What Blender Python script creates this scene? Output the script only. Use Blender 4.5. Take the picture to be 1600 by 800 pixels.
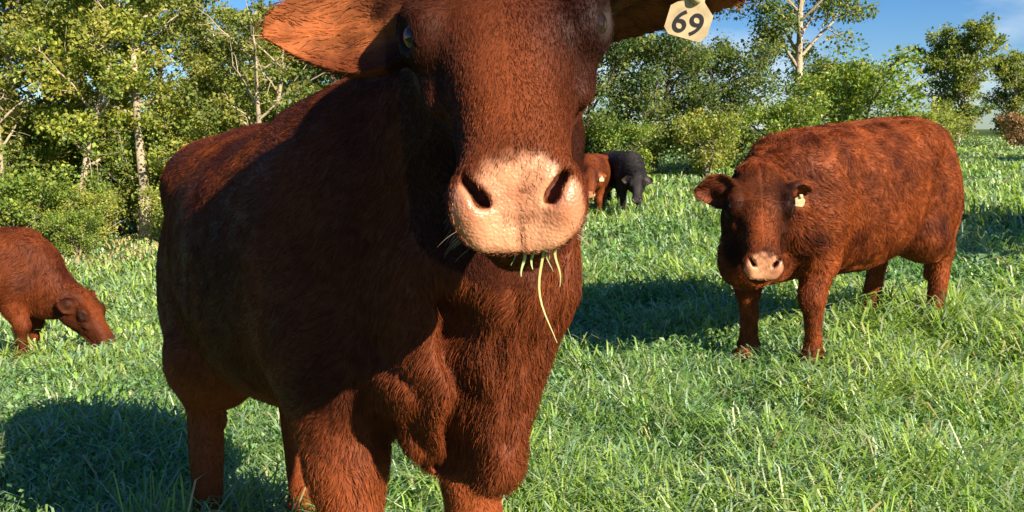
import bpy, math, time
import numpy as np
from mathutils import Vector, Matrix

T0 = time.time()
R = math.radians
scene = bpy.context.scene
for o in list(bpy.data.objects):
    bpy.data.objects.remove(o)

# ------------------------------------------------------------------ camera
CAM_H = 1.2
cam_d = bpy.data.cameras.new('camera')
cam = bpy.data.objects.new('camera', cam_d)
scene.collection.objects.link(cam)
cam_d.sensor_width = 36.0
cam_d.lens = 36.0 * 1386 / 1600
cam_d.clip_start = 0.05
cam_d.clip_end = 3000
cam.location = (0, 0, CAM_H)
cam.rotation_euler = (R(90 - 7.4), 0, 0)
scene.camera = cam

# ------------------------------------------------------------------ sky and sun
SUN_EL = 30.0
SUN_DIR = Vector((0.68 * math.cos(R(SUN_EL)), -0.733 * math.cos(R(SUN_EL)), math.sin(R(SUN_EL)))).normalized()
SUN_AZ = math.atan2(SUN_DIR.x, SUN_DIR.y)          # clockwise from +Y
world = bpy.data.worlds.new('World')
scene.world = world
world.use_nodes = True
wn = world.node_tree.nodes; wl = world.node_tree.links
wn.clear()
w_out = wn.new('ShaderNodeOutputWorld')
w_bg = wn.new('ShaderNodeBackground')
w_sky = wn.new('ShaderNodeTexSky')
w_sky.sky_type = 'NISHITA'
w_sky.sun_disc = False
w_sky.sun_elevation = R(SUN_EL)
w_sky.sun_rotation = SUN_AZ
w_sky.air_density = 1.0
w_sky.dust_density = 0.3
w_sky.ozone_density = 2.0
w_tc = wn.new('ShaderNodeTexCoord')
w_map = wn.new('ShaderNodeMapping')
w_map.inputs['Scale'].default_value = (1.0, 1.0, 2.6)
w_map.inputs['Location'].default_value = (0.35, 0.2, 0.0)
w_noise = wn.new('ShaderNodeTexNoise')
w_noise.inputs['Scale'].default_value = 2.6
w_noise.inputs['Detail'].default_value = 7
w_noise.inputs['Roughness'].default_value = 0.55
w_ramp = wn.new('ShaderNodeValToRGB')
w_ramp.color_ramp.elements[0].position = 0.57
w_ramp.color_ramp.elements[1].position = 0.84
w_ramp.color_ramp.elements[1].color = (0.85, 0.85, 0.85, 1)
w_mix = wn.new('ShaderNodeMix'); w_mix.data_type = 'RGBA'
w_mix.inputs['B'].default_value = (11.5, 11.7, 12.0, 1)
wl.new(w_tc.outputs['Generated'], w_map.inputs['Vector'])
wl.new(w_map.outputs['Vector'], w_noise.inputs['Vector'])
wl.new(w_noise.outputs['Fac'], w_ramp.inputs['Fac'])
wl.new(w_ramp.outputs['Color'], w_mix.inputs['Factor'])
w_hsv = wn.new('ShaderNodeHueSaturation')
w_hsv.inputs['Saturation'].default_value = 1.4
wl.new(w_sky.outputs['Color'], w_hsv.inputs['Color'])
w_tint = wn.new('ShaderNodeMix'); w_tint.data_type = 'RGBA'; w_tint.blend_type = 'MULTIPLY'
w_tint.inputs['Factor'].default_value = 1.0
w_tint.inputs['B'].default_value = (0.78, 0.96, 1.28, 1)      # cooler white balance of the sky
wl.new(w_hsv.outputs['Color'], w_tint.inputs['A'])
wl.new(w_tint.outputs['Result'], w_mix.inputs['A'])
wl.new(w_mix.outputs['Result'], w_bg.inputs['Color'])
w_bg.inputs['Strength'].default_value = 0.040
wl.new(w_bg.outputs['Background'], w_out.inputs['Surface'])

sun_d = bpy.data.lights.new('sun', 'SUN')
sun_d.energy = 5.0
sun_d.angle = R(0.5)
sun_d.color = (1.0, 0.88, 0.72)
sun = bpy.data.objects.new('sun', sun_d)
scene.collection.objects.link(sun)
sun.rotation_euler = (-SUN_DIR).to_track_quat('-Z', 'Y').to_euler()
sun.location = (12, -10, 14)

vs = scene.view_settings
vs.view_transform = 'Standard'
vs.look = 'None'
vs.exposure = 1.38
vs.gamma = 1.0
vs.use_curve_mapping = False
scene.cycles.use_denoising = True
scene.cycles.max_bounces = 8
scene.cycles.transparent_max_bounces = 8

# ------------------------------------------------------------------ helpers
rng = np.random.default_rng(69)
COL = scene.collection


def tag(o, label=None, cat=None, group=None, kind=None):
    if label: o['label'] = label
    if cat: o['category'] = cat
    if group: o['group'] = group
    if kind: o['kind'] = kind
    return o


def link(o, parent=None):
    COL.objects.link(o)
    if parent is not None:
        o.parent = parent
    return o


def empty(name, loc=(0, 0, 0), rz=0.0, sc=1.0):
    o = bpy.data.objects.new(name, None)
    o.empty_display_size = 0.2
    o.location = loc
    o.rotation_euler = (0, 0, rz)
    o.scale = (sc, sc, sc)
    return link(o)


def fast_mesh(name, verts, faces_flat, sizes, mat=None, col=None, smooth=True):
    """mesh from numpy arrays; faces_flat = loop vertex indices, sizes = loops per face"""
    me = bpy.data.meshes.new(name)
    n = len(verts)
    me.vertices.add(n)
    me.vertices.foreach_set('co', np.ascontiguousarray(verts, dtype=np.float32).ravel())
    me.loops.add(len(faces_flat))
    me.loops.foreach_set('vertex_index', np.ascontiguousarray(faces_flat, dtype=np.int32))
    starts = np.zeros(len(sizes), dtype=np.int32)
    starts[1:] = np.cumsum(sizes)[:-1]
    me.polygons.add(len(sizes))
    me.polygons.foreach_set('loop_start', starts)
    me.polygons.foreach_set('use_smooth', np.full(len(sizes), smooth, dtype=bool))
    me.update(calc_edges=True)
    if col is not None:
        a = me.color_attributes.new('col', 'FLOAT_COLOR', 'POINT')
        c = np.ones((n, 4), dtype=np.float32)
        c[:, :3] = col
        a.data.foreach_set('color', c.ravel())
    if mat is not None:
        me.materials.append(mat)
    return me


def mobj(name, me, parent=None):
    return link(bpy.data.objects.new(name, me), parent)


def new_mat(name):
    m = bpy.data.materials.new(name)
    m.use_nodes = True
    nt = m.node_tree
    b = nt.nodes['Principled BSDF']
    return m, nt, b


def value_noise(p, seed=0):
    """smooth 3D value noise in 0..1 for an (N,3) array"""
    p = np.asarray(p, dtype=np.float64)
    i = np.floor(p).astype(np.int64)
    f = p - i
    f = f * f * (3 - 2 * f)
    out = np.zeros(len(p))
    for dx in (0, 1):
        for dy in (0, 1):
            for dz in (0, 1):
                h = ((i[:, 0] + dx) * 73856093) ^ ((i[:, 1] + dy) * 19349663) ^ ((i[:, 2] + dz) * 83492791) ^ (seed * 2654435761)
                h = (h ^ (h >> 13)) * 1274126177
                h = (h ^ (h >> 16)) & 0xffff
                w = (f[:, 0] if dx else 1 - f[:, 0]) * (f[:, 1] if dy else 1 - f[:, 1]) * (f[:, 2] if dz else 1 - f[:, 2])
                out += w * h / 65535.0
    return out


def fbm(p, seed=0, octaves=3):
    p = np.asarray(p, dtype=np.float64)
    s = 0; a = 0.5; t = 0
    for k in range(octaves):
        s = s + a * value_noise(p * 2 ** k, seed + k); t += a; a *= 0.5
    return s / t


def vnoise2(x, y, sc, seed=0):
    return fbm(np.stack([np.ravel(x) * sc, np.ravel(y) * sc, np.zeros(np.size(x))], 1), seed).reshape(np.shape(x))


# ------------------------------------------------------------------ materials
def attr_mat(name, rough=0.6, spec=0.3, trans=0.0, sheen=0.0, bump=None):
    m, nt, b = new_mat(name)
    at = nt.nodes.new('ShaderNodeVertexColor'); at.layer_name = 'col'
    nt.links.new(at.outputs['Color'], b.inputs['Base Color'])
    b.inputs['Roughness'].default_value = rough
    b.inputs['Specular IOR Level'].default_value = spec
    if bump:
        tc = nt.nodes.new('ShaderNodeTexCoord')
        nz = nt.nodes.new('ShaderNodeTexNoise'); nz.inputs['Scale'].default_value = bump[0]; nz.inputs['Detail'].default_value = 4
        bp = nt.nodes.new('ShaderNodeBump'); bp.inputs['Strength'].default_value = bump[1]; bp.inputs['Distance'].default_value = bump[2]
        nt.links.new(tc.outputs['Object'], nz.inputs['Vector'])
        nt.links.new(nz.outputs['Fac'], bp.inputs['Height'])
        nt.links.new(bp.outputs['Normal'], b.inputs['Normal'])
    if trans > 0:
        out = nt.nodes['Material Output']
        tr = nt.nodes.new('ShaderNodeBsdfTranslucent')
        mx = nt.nodes.new('ShaderNodeMixShader'); mx.inputs['Fac'].default_value = trans
        mul = nt.nodes.new('ShaderNodeMix'); mul.data_type = 'RGBA'; mul.blend_type = 'MULTIPLY'
        mul.inputs['Factor'].default_value = 1.0
        mul.inputs['B'].default_value = (1.5, 1.6, 0.7, 1)
        nt.links.new(at.outputs['Color'], mul.inputs['A'])
        nt.links.new(mul.outputs['Result'], tr.inputs['Color'])
        nt.links.new(b.outputs['BSDF'], mx.inputs[1])
        nt.links.new(tr.outputs['BSDF'], mx.inputs[2])
        nt.links.new(mx.outputs['Shader'], out.inputs['Surface'])
    return m


M_LEAF = attr_mat('leaf', rough=0.5, spec=0.4, trans=0.4)
M_GRASS = attr_mat('grass_blade', rough=0.45, spec=0.5, trans=0.35)
M_BARK = attr_mat('bark', rough=0.85, spec=0.15, bump=(14.0, 0.6, 0.03))
M_SKIN = attr_mat('hide', rough=0.55, spec=0.22, bump=(150.0, 0.35, 0.004))


def wet_nose(m):
    """pebbled, slightly moist skin where the 'wet' attribute marks the nose pad"""
    nt = m.node_tree; b = nt.nodes['Principled BSDF']
    at = nt.nodes.new('ShaderNodeAttribute'); at.attribute_name = 'wet'
    mr = nt.nodes.new('ShaderNodeMapRange'); mr.inputs['To Min'].default_value = 0.6; mr.inputs['To Max'].default_value = 0.34
    nt.links.new(at.outputs['Fac'], mr.inputs['Value']); nt.links.new(mr.outputs['Result'], b.inputs['Roughness'])
    sp = nt.nodes.new('ShaderNodeMapRange'); sp.inputs['To Min'].default_value = 0.12; sp.inputs['To Max'].default_value = 0.38
    nt.links.new(at.outputs['Fac'], sp.inputs['Value']); nt.links.new(sp.outputs['Result'], b.inputs['Specular IOR Level'])
    tc = nt.nodes.new('ShaderNodeTexCoord')
    vo = nt.nodes.new('ShaderNodeTexVoronoi'); vo.inputs['Scale'].default_value = 250.0
    nt.links.new(tc.outputs['Object'], vo.inputs['Vector'])
    mu = nt.nodes.new('ShaderNodeMath'); mu.operation = 'MULTIPLY'
    nt.links.new(vo.outputs['Distance'], mu.inputs[0]); nt.links.new(at.outputs['Fac'], mu.inputs[1])
    bp = nt.nodes.new('ShaderNodeBump'); bp.inputs['Strength'].default_value = 0.4; bp.inputs['Distance'].default_value = 0.0018; bp.invert = True
    old = b.inputs['Normal'].links[0].from_socket
    nt.links.new(old, bp.inputs['Normal']); nt.links.new(mu.outputs['Value'], bp.inputs['Height'])
    nt.links.new(bp.outputs['Normal'], b.inputs['Normal'])


wet_nose(M_SKIN)


def coat_mat():
    m, nt, b = new_mat('coat_hair')
    at = nt.nodes.new('ShaderNodeAttribute'); at.attribute_name = 'col'
    nt.links.new(at.outputs['Color'], b.inputs['Base Color'])
    b.inputs['Roughness'].default_value = 0.45
    b.inputs['Specular IOR Level'].default_value = 0.09
    return m


M_COAT = coat_mat()


def plain_mat(name, col, rough=0.5, spec=0.4, noise=None):
    m, nt, b = new_mat(name)
    b.inputs['Roughness'].default_value = rough
    b.inputs['Specular IOR Level'].default_value = spec
    if noise:
        tc = nt.nodes.new('ShaderNodeTexCoord')
        nz = nt.nodes.new('ShaderNodeTexNoise'); nz.inputs['Scale'].default_value = noise[0]; nz.inputs['Detail'].default_value = 5
        rp = nt.nodes.new('ShaderNodeValToRGB')
        rp.color_ramp.elements[0].position = 0.3; rp.color_ramp.elements[1].position = 0.7
        rp.color_ramp.elements[0].color = (*[c * noise[1] for c in col], 1)
        rp.color_ramp.elements[1].color = (*col, 1)
        nt.links.new(tc.outputs['Object'], nz.inputs['Vector'])
        nt.links.new(nz.outputs['Fac'], rp.inputs['Fac'])
        nt.links.new(rp.outputs['Color'], b.inputs['Base Color'])
    else:
        b.inputs['Base Color'].default_value = (*col, 1)
    return m


M_EYE = plain_mat('eye_wet', (0.012, 0.006, 0.004), rough=0.05, spec=0.6)
M_TAG = plain_mat('tag_plastic', (0.66, 0.51, 0.29), rough=0.5, noise=(45.0, 0.62))
M_INK = plain_mat('tag_ink', (0.02, 0.02, 0.025), rough=0.6)
M_HOOF = plain_mat('hoof_horn', (0.05, 0.035, 0.025), rough=0.5, noise=(40, 0.5))
M_STONE = plain_mat('stone', (0.42, 0.38, 0.32), rough=0.9, noise=(6, 0.55))


def ground_mat():
    m, nt, b = new_mat('pasture_soil')
    tc = nt.nodes.new('ShaderNodeTexCoord')
    n1 = nt.nodes.new('ShaderNodeTexNoise'); n1.inputs['Scale'].default_value = 0.35; n1.inputs['Detail'].default_value = 6
    n2 = nt.nodes.new('ShaderNodeTexNoise'); n2.inputs['Scale'].default_value = 9.0; n2.inputs['Detail'].default_value = 5
    r1 = nt.nodes.new('ShaderNodeValToRGB')
    r1.color_ramp.elements[0].position = 0.35; r1.color_ramp.elements[0].color = (0.030, 0.055, 0.012, 1)
    r1.color_ramp.elements[1].position = 0.65; r1.color_ramp.elements[1].color = (0.085, 0.125, 0.026, 1)
    mx = nt.nodes.new('ShaderNodeMix'); mx.data_type = 'RGBA'; mx.blend_type = 'MULTIPLY'; mx.inputs['Factor'].default_value = 0.7
    r2 = nt.nodes.new('ShaderNodeValToRGB')
    r2.color_ramp.elements[0].position = 0.3; r2.color_ramp.elements[0].color = (0.45, 0.4, 0.35, 1)
    r2.color_ramp.elements[1].position = 0.7; r2.color_ramp.elements[1].color = (1, 1, 1, 1)
    nt.links.new(tc.outputs['Object'], n1.inputs['Vector']); nt.links.new(tc.outputs['Object'], n2.inputs['Vector'])
    nt.links.new(n1.outputs['Fac'], r1.inputs['Fac']); nt.links.new(n2.outputs['Fac'], r2.inputs['Fac'])
    nt.links.new(r1.outputs['Color'], mx.inputs['A']); nt.links.new(r2.outputs['Color'], mx.inputs['B'])
    nt.links.new(mx.outputs['Result'], b.inputs['Base Color'])
    bp = nt.nodes.new('ShaderNodeBump'); bp.inputs['Strength'].default_value = 0.8; bp.inputs['Distance'].default_value = 0.05
    nt.links.new(n2.outputs['Fac'], bp.inputs['Height']); nt.links.new(bp.outputs['Normal'], b.inputs['Normal'])
    b.inputs['Roughness'].default_value = 0.95
    b.inputs['Specular IOR Level'].default_value = 0.1
    return m


M_GROUND = ground_mat()


# ------------------------------------------------------------------ ground
def gz(x, y):
    """height of the pasture: level on the right, falling away to the left, rising gently far off on the right"""
    x = np.asarray(x, dtype=np.float64); y = np.asarray(y, dtype=np.float64)
    sp = np.log1p(np.exp(np.clip((-x - 0.2) / 0.6, -30, 30))) * 0.6           # softplus of -x
    fall = np.clip((y - 1.0) / 6.5, 0, 1)
    left = -2.5 * (1 - np.exp(-sp / 12.0)) * (0.12 + 0.88 * fall * fall * (3 - 2 * fall))
    right = 0.028 * np.clip(y - 2, 0, 70) * (1 / (1 + np.exp(-(x - 2.0) / 1.5)))
    far = 0.012 * np.clip(y - 60, 0, 400)
    bumps = 0.05 * np.sin(x * 0.9 + 0.4) * np.sin(y * 0.7 + 1.0) + 0.03 * np.sin(x * 2.3 + y * 1.7)
    return left + right + far + bumps * np.clip((np.hypot(x, y) - 3) / 6, 0, 1)


def build_ground():
    def axis(lim, fine, n_far):
        a = np.arange(-fine, fine + 1e-6, 0.5)
        e = np.geomspace(fine + 1, lim, n_far)
        return np.concatenate([-e[::-1], a, e])
    xs = axis(1500, 40, 24)
    ys = axis(1500, 60, 24)
    X, Y = np.meshgrid(xs, ys, indexing='ij')
    Z = gz(X, Y)
    nx, ny = X.shape
    v = np.stack([X.ravel(), Y.ravel(), Z.ravel()], 1)
    i = np.arange(nx * ny).reshape(nx, ny)
    f = np.stack([i[:-1, :-1], i[1:, :-1], i[1:, 1:], i[:-1, 1:]], -1).reshape(-1)
    me = fast_mesh('ground', v, f, np.full((nx - 1) * (ny - 1), 4), M_GROUND)
    tag(mobj('ground', me), 'sloping green pasture ground under the cattle', 'ground', kind='structure')


build_ground()


# ------------------------------------------------------------------ grass
def blades(n, dmin, dmax, power, az, hmul, wbase, seed, at=None):
    """grass blades as curved tapering strips; wider and fewer far away"""
    g = np.random.default_rng(seed)
    u = g.random(n)
    e = 2 - power
    d = (dmin ** e + u * (dmax ** e - dmin ** e)) ** (1 / e)
    a = (g.random(n) * 2 - 1) * R(az)
    x = d * np.sin(a); y = d * np.cos(a)
    if at is not None:
        x, y = at; d = np.hypot(x, y)
    # gather blades into loose tufts
    tx = np.round(x / 0.16) * 0.16; ty = np.round(y / 0.16) * 0.16
    pull = g.random(n) ** 1.5 * 0.5
    jx = vnoise2(tx, ty, 7.3, 11) * 0.16; jy = vnoise2(tx, ty, 6.1, 15) * 0.16
    x = x + (tx + jx - x) * pull; y = y + (ty + jy - y) * pull
    big = vnoise2(x, y, 0.55, 3); mid = vnoise2(x, y, 2.2, 5)
    lush = np.clip(0.35 + 1.7 * (mid - 0.32) + 0.6 * (big - 0.5), 0.12, 1.5)
    h = hmul * (0.085 + 0.155 * lush) * (0.55 + 0.75 * g.random(n))
    w = wbase * (0.6 + 0.8 * g.random(n)) * np.clip(d / 4.0, 0.8, 7)
    h = h * np.clip(1 - (d - 12) / 60, 0.55, 1)
    ang = g.random(n) * 2 * np.pi
    lean = 0.35 + 1.0 * g.random(n)
    wind = np.stack([np.cos(ang), np.sin(ang)], 1)
    face = ang + np.pi / 2 + (g.random(n) - 0.5) * 1.2
    side = np.stack([np.cos(face), np.sin(face), np.zeros(n)], 1) * w[:, None] * 0.5
    base = np.stack([x, y, gz(x, y) - 0.01], 1)
    out = np.concatenate([wind, np.zeros((n, 1))], 1)
    up = np.array([0, 0, 1.0])
    p1 = base + up * (h * 0.48)[:, None] + out * (h * lean * 0.20)[:, None]
    p2 = base + up * (h * (0.86 - 0.14 * lean))[:, None] + out * (h * lean * 0.55)[:, None]
    p3 = base + up * (h * (1.0 - 0.42 * lean))[:, None] + out * (h * lean * 0.95)[:, None]
    v = np.stack([base - side * 0.8, base + side * 0.8, p1 - side, p1 + side, p2 - side * 0.75, p2 + side * 0.75, p3], 1).reshape(-1, 3)
    k = np.arange(n)[:, None] * 7
    f = np.concatenate([k + np.array([0, 1, 3, 2, 2, 3, 5, 4, 4, 5, 6])], 1).ravel()
    sizes = np.tile([4, 4, 3], n)
    # colour: patches of yellow and deep green, dry straws; bluish and pale blades paint in highlights
    t = np.clip(0.5 + 1.5 * (big - 0.5) + 0.9 * (mid - 0.5) + 0.35 * (g.random(n) - 0.5), 0, 1)[:, None]
    c = (1 - t) * np.array([0.095, 0.205, 0.050]) + t * np.array([0.250, 0.345, 0.066])
    blue = (g.random(n) < 0.26)[:, None]
    c = np.where(blue, np.array([0.165, 0.270, 0.150]), c)
    palb = (g.random(n) < 0.15)[:, None]
    c = np.where(palb, np.array([0.360, 0.410, 0.235]), c)
    edge = np.clip((-x - 4.5) / 3, 0, 1) * np.clip((y - 15.0) / 4, 0, 1)
    dry = (g.random(n) < 0.025 + 0.45 * edge)[:, None]
    c = np.where(dry, np.array([0.34, 0.29, 0.13]), c)
    c = c * (0.85 + 0.75 * g.random((n, 1)))
    return v, f, sizes, np.repeat(c, 7, 0)


def build_grass():
    parts = [blades(240000, 0.7, 9.0, 1.55, 70, 1.0, 0.0085, 1),
             blades(150000, 8.0, 60.0, 1.5, 70, 1.0, 0.0075, 2)]
    vs_, fs_, ss_, cs_ = [], [], [], []
    off = 0
    for v, f, s, c in parts:
        vs_.append(v); fs_.append(f + off); ss_.append(s); cs_.append(c); off += len(v)
    me = fast_mesh('pasture_grass', np.concatenate(vs_), np.concatenate(fs_), np.concatenate(ss_), M_GRASS, np.concatenate(cs_))
    tag(mobj('pasture_grass', me), 'lush green pasture grass covering the field', 'grass', kind='stuff')


build_grass()


def build_clover():
    g = np.random.default_rng(8)
    n = 75000
    d = (1.8 ** 0.5 + g.random(n) * (11.0 ** 0.5 - 1.8 ** 0.5)) ** 2
    a = (g.random(n) * 2 - 1) * R(60)
    x = d * np.sin(a); y = d * np.cos(a)
    keep = vnoise2(x, y, 1.7, 21) > 0.46
    x, y, d = x[keep], y[keep], d[keep]
    n = len(x)
    c = np.stack([x, y, gz(x, y) + 0.05 + 0.11 * g.random(n)], 1)
    col = np.array([0.115, 0.215, 0.075]) * (0.7 + 0.9 * g.random((n, 1))) * np.where(g.random((n, 1)) < 0.3, np.array([1.2, 1.15, 1.2]), 1.0)
    v, f, sz, cc = leaf_cards(c, (0.016 + 0.018 * g.random(n)) * np.clip(d / 4, 0.8, 2.0), col, g, up=0.8)
    me = fast_mesh('clover', v, f, sz, M_GRASS, cc, smooth=False)
    tag(mobj('clover', me), 'low clover leaves growing among the pasture grass', 'clover', kind='stuff')


print('grass', round(time.time() - T0, 1))


# ------------------------------------------------------------------ trees
class Tubes:
    def __init__(self):
        self.v = []; self.f = []; self.c = []; self.n = 0

    def tube(self, pts, rad, col, sides=7):
        pts = np.asarray(pts, float); rad = np.asarray(rad, float)
        m = len(pts)
        tan = np.gradient(pts, axis=0)
        tan /= np.linalg.norm(tan, axis=1)[:, None] + 1e-9
        ref = np.array([1.0, 0.13, 0.05]) if abs(tan[0, 0]) < 0.8 else np.array([0.0, 1.0, 0.1])
        b1 = np.cross(tan, ref); b1 /= np.linalg.norm(b1, axis=1)[:, None]
        b2 = np.cross(tan, b1)
        a = np.arange(sides) / sides * 2 * np.pi
        ring = pts[:, None, :] + rad[:, None, None] * (np.cos(a)[None, :, None] * b1[:, None, :] + np.sin(a)[None, :, None] * b2[:, None, :])
        self.v.append(ring.reshape(-1, 3))
        i = self.n + np.arange(m * sides).reshape(m, sides)
        f = np.stack([i[:-1], np.roll(i[:-1], -1, 1), np.roll(i[1:], -1, 1), i[1:]], -1).reshape(-1, 4)
        self.f.append(f)
        self.n += m * sides
        cc = np.asarray(col, float)
        self.c.append(np.tile(cc, (m * sides, 1)) if cc.ndim == 1 else np.repeat(cc, sides, 0))

    def mesh(self, name, mat):
        v = np.concatenate(self.v); f = np.concatenate(self.f)
        return fast_mesh(name, v, f.ravel(), np.full(len(f), 4), mat, np.concatenate(self.c))


def leaf_cards(cent, size, cols, g, up=0.5):
    """leaf shaped six point faces, folded along the midrib"""
    n = len(cent)
    nrm = g.normal(size=(n, 3)); nrm[:, 2] += up * 1.5
    nrm /= np.linalg.norm(nrm, axis=1)[:, None]
    t = np.cross(nrm, g.normal(size=(n, 3))); t /= np.linalg.norm(t, axis=1)[:, None] + 1e-9
    b = np.cross(nrm, t)
    L = size[:, None]
    W = L * 0.36
    lift = nrm * L * 0.10
    v = np.stack([cent - t * L * 0.5, cent + b * W - t * L * 0.1 + lift, cent + t * L * 0.5, cent - b * W - t * L * 0.1 + lift], 1).reshape(-1, 3)
    k = np.arange(n)[:, None] * 4
    f = (k + np.array([0, 1, 2, 0, 2, 3])).ravel()
    return v, f, np.full(n * 2, 3), np.repeat(cols, 4, 0)


build_clover()


def tree_meshes(seed, H, crown_lo, spread, n_limb, leaves, leaf, palette, bark, trunk_r, lean=0.0, stems=1, gap=0.35, up_bias=0.6, clump=0.5):
    """returns (trunk mesh, crown mesh): tapered trunk with limbs and twigs, leaves gathered in clumps round the twig ends"""
    g = np.random.default_rng(seed)
    tb = Tubes()
    ends = []
    bark = np.array(bark)

    def bc(m):
        return bark[None, :] * (0.7 + 0.6 * g.random((m, 1)))
    for s in range(stems):
        top = np.array([g.normal() * 0.06 * H + lean * H, g.normal() * 0.06 * H, H * (0.86 + 0.14 * g.random())])
        if stems > 1:
            an = s / stems * 2 * np.pi + g.random()
            top[:2] += np.array([np.cos(an), np.sin(an)]) * spread * 0.45
        m = 12
        tt = np.linspace(0, 1, m)
        wob = np.cumsum(g.normal(size=(m, 2)) * 0.011 * H, 0) * tt[:, None]
        pts = np.stack([tt ** 1.15 * top[0], tt ** 1.15 * top[1], tt * top[2] - 0.15], 1)
        pts[:, :2] += wob
        rad = trunk_r * (1 - 0.86 * tt) * (1 + 0.5 * np.exp(-tt * 14))
        tb.tube(pts, rad, bc(m), 8)
        for i in range(n_limb):
            u = crown_lo + (0.97 - crown_lo) * ((i + g.random()) / n_limb)
            q = u * (m - 1); j = min(int(q), m - 2); fr = q - j
            p0 = pts[j] * (1 - fr) + pts[j + 1] * fr
            r0 = np.interp(u, tt, rad) * 0.55
            an = i * 2.4 + g.random() * 1.2
            prof = np.sin(np.pi * np.clip((u - crown_lo) / (1.02 - crown_lo), 0.08, 1) ** 0.75) * 0.8 + 0.25
            Ln = spread * prof * (0.65 + 0.55 * g.random())
            dirn = np.array([np.cos(an), np.sin(an), up_bias * (0.5 + g.random())])
            dirn /= np.linalg.norm(dirn)
            mm = 6
            t2 = np.linspace(0, 1, mm)[:, None]
            lp = p0 + dirn * Ln * t2 + np.array([0, 0, 0.18 * Ln]) * t2 ** 2 * (g.random() - 0.3) + np.cumsum(g.normal(size=(mm, 3)) * 0.035 * Ln, 0) * t2
            tb.tube(lp, r0 * (1 - 0.85 * t2[:, 0]) + 0.006, bc(mm), 5)
            for k in range(5):
                w = 0.3 + 0.7 * (k + g.random()) / 5
                q2 = w * (mm - 1); j2 = min(int(q2), mm - 2); f2 = q2 - j2
                s0 = lp[j2] * (1 - f2) + lp[j2 + 1] * f2
                d2 = dirn * 0.7 + g.normal(size=3) * 0.6; d2 /= np.linalg.norm(d2)
                e0 = s0 + d2 * Ln * (0.2 + 0.28 * g.random())
                mid = (s0 + e0) / 2 + g.normal(size=3) * 0.03 * Ln
                tb.tube(np.array([s0, mid, e0]), np.array([r0 * 0.30, r0 * 0.2, r0 * 0.08]) + 0.003, bc(3), 4)
                if g.random() > gap:
                    ends.append(e0); ends.append((s0 * 0.4 + e0 * 0.6))
            ends.append(lp[-1])
    ends = np.array(ends)
    pick = g.integers(0, len(ends), leaves)
    cr = clump * (0.7 + 0.6 * g.random(len(ends)))
    off = g.normal(size=(leaves, 3)); off /= np.linalg.norm(off, axis=1)[:, None]
    off *= (g.random(leaves) ** 0.5 * cr[pick])[:, None]
    off[:, 2] *= 0.65
    cent = ends[pick] + off
    pal = np.array(palette)
    ci = g.integers(0, len(pal), len(ends))
    cols = pal[ci[pick]]
    swap = g.random(leaves) < 0.3
    cols = np.where(swap[:, None], pal[g.integers(0, len(pal), leaves)], cols)
    cols = cols * (0.65 + 0.7 * g.random((leaves, 1)))
    size = leaf * (0.45 + 1.1 * g.random(leaves) ** 1.3)
    v, f, sz, c = leaf_cards(cent, size, cols, g)
    return tb.mesh('trunk', M_BARK), fast_mesh('crown', v, f, sz, M_LEAF, c, smooth=False)


OLIVE = [(0.206, 0.223, 0.04), (0.152, 0.187, 0.035), (0.267, 0.259, 0.051), (0.125, 0.171, 0.04)]
YELLOWG = [(0.287, 0.315, 0.047), (0.222, 0.277, 0.045), (0.352, 0.324, 0.06), (0.158, 0.222, 0.041)]
DARKG = [(0.084, 0.143, 0.037), (0.121, 0.168, 0.037), (0.067, 0.11, 0.034), (0.176, 0.193, 0.043)]
BRIGHTG = [(0.134, 0.227, 0.037), (0.191, 0.27, 0.043), (0.1, 0.177, 0.034)]
RUST = [(0.34, 0.17, 0.09), (0.26, 0.17, 0.07), (0.40, 0.22, 0.13), (0.18, 0.15, 0.05)]
PALE = (0.33, 0.27, 0.18)
GREYB = (0.30, 0.26, 0.20)
DARKB = (0.13, 0.10, 0.075)

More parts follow.
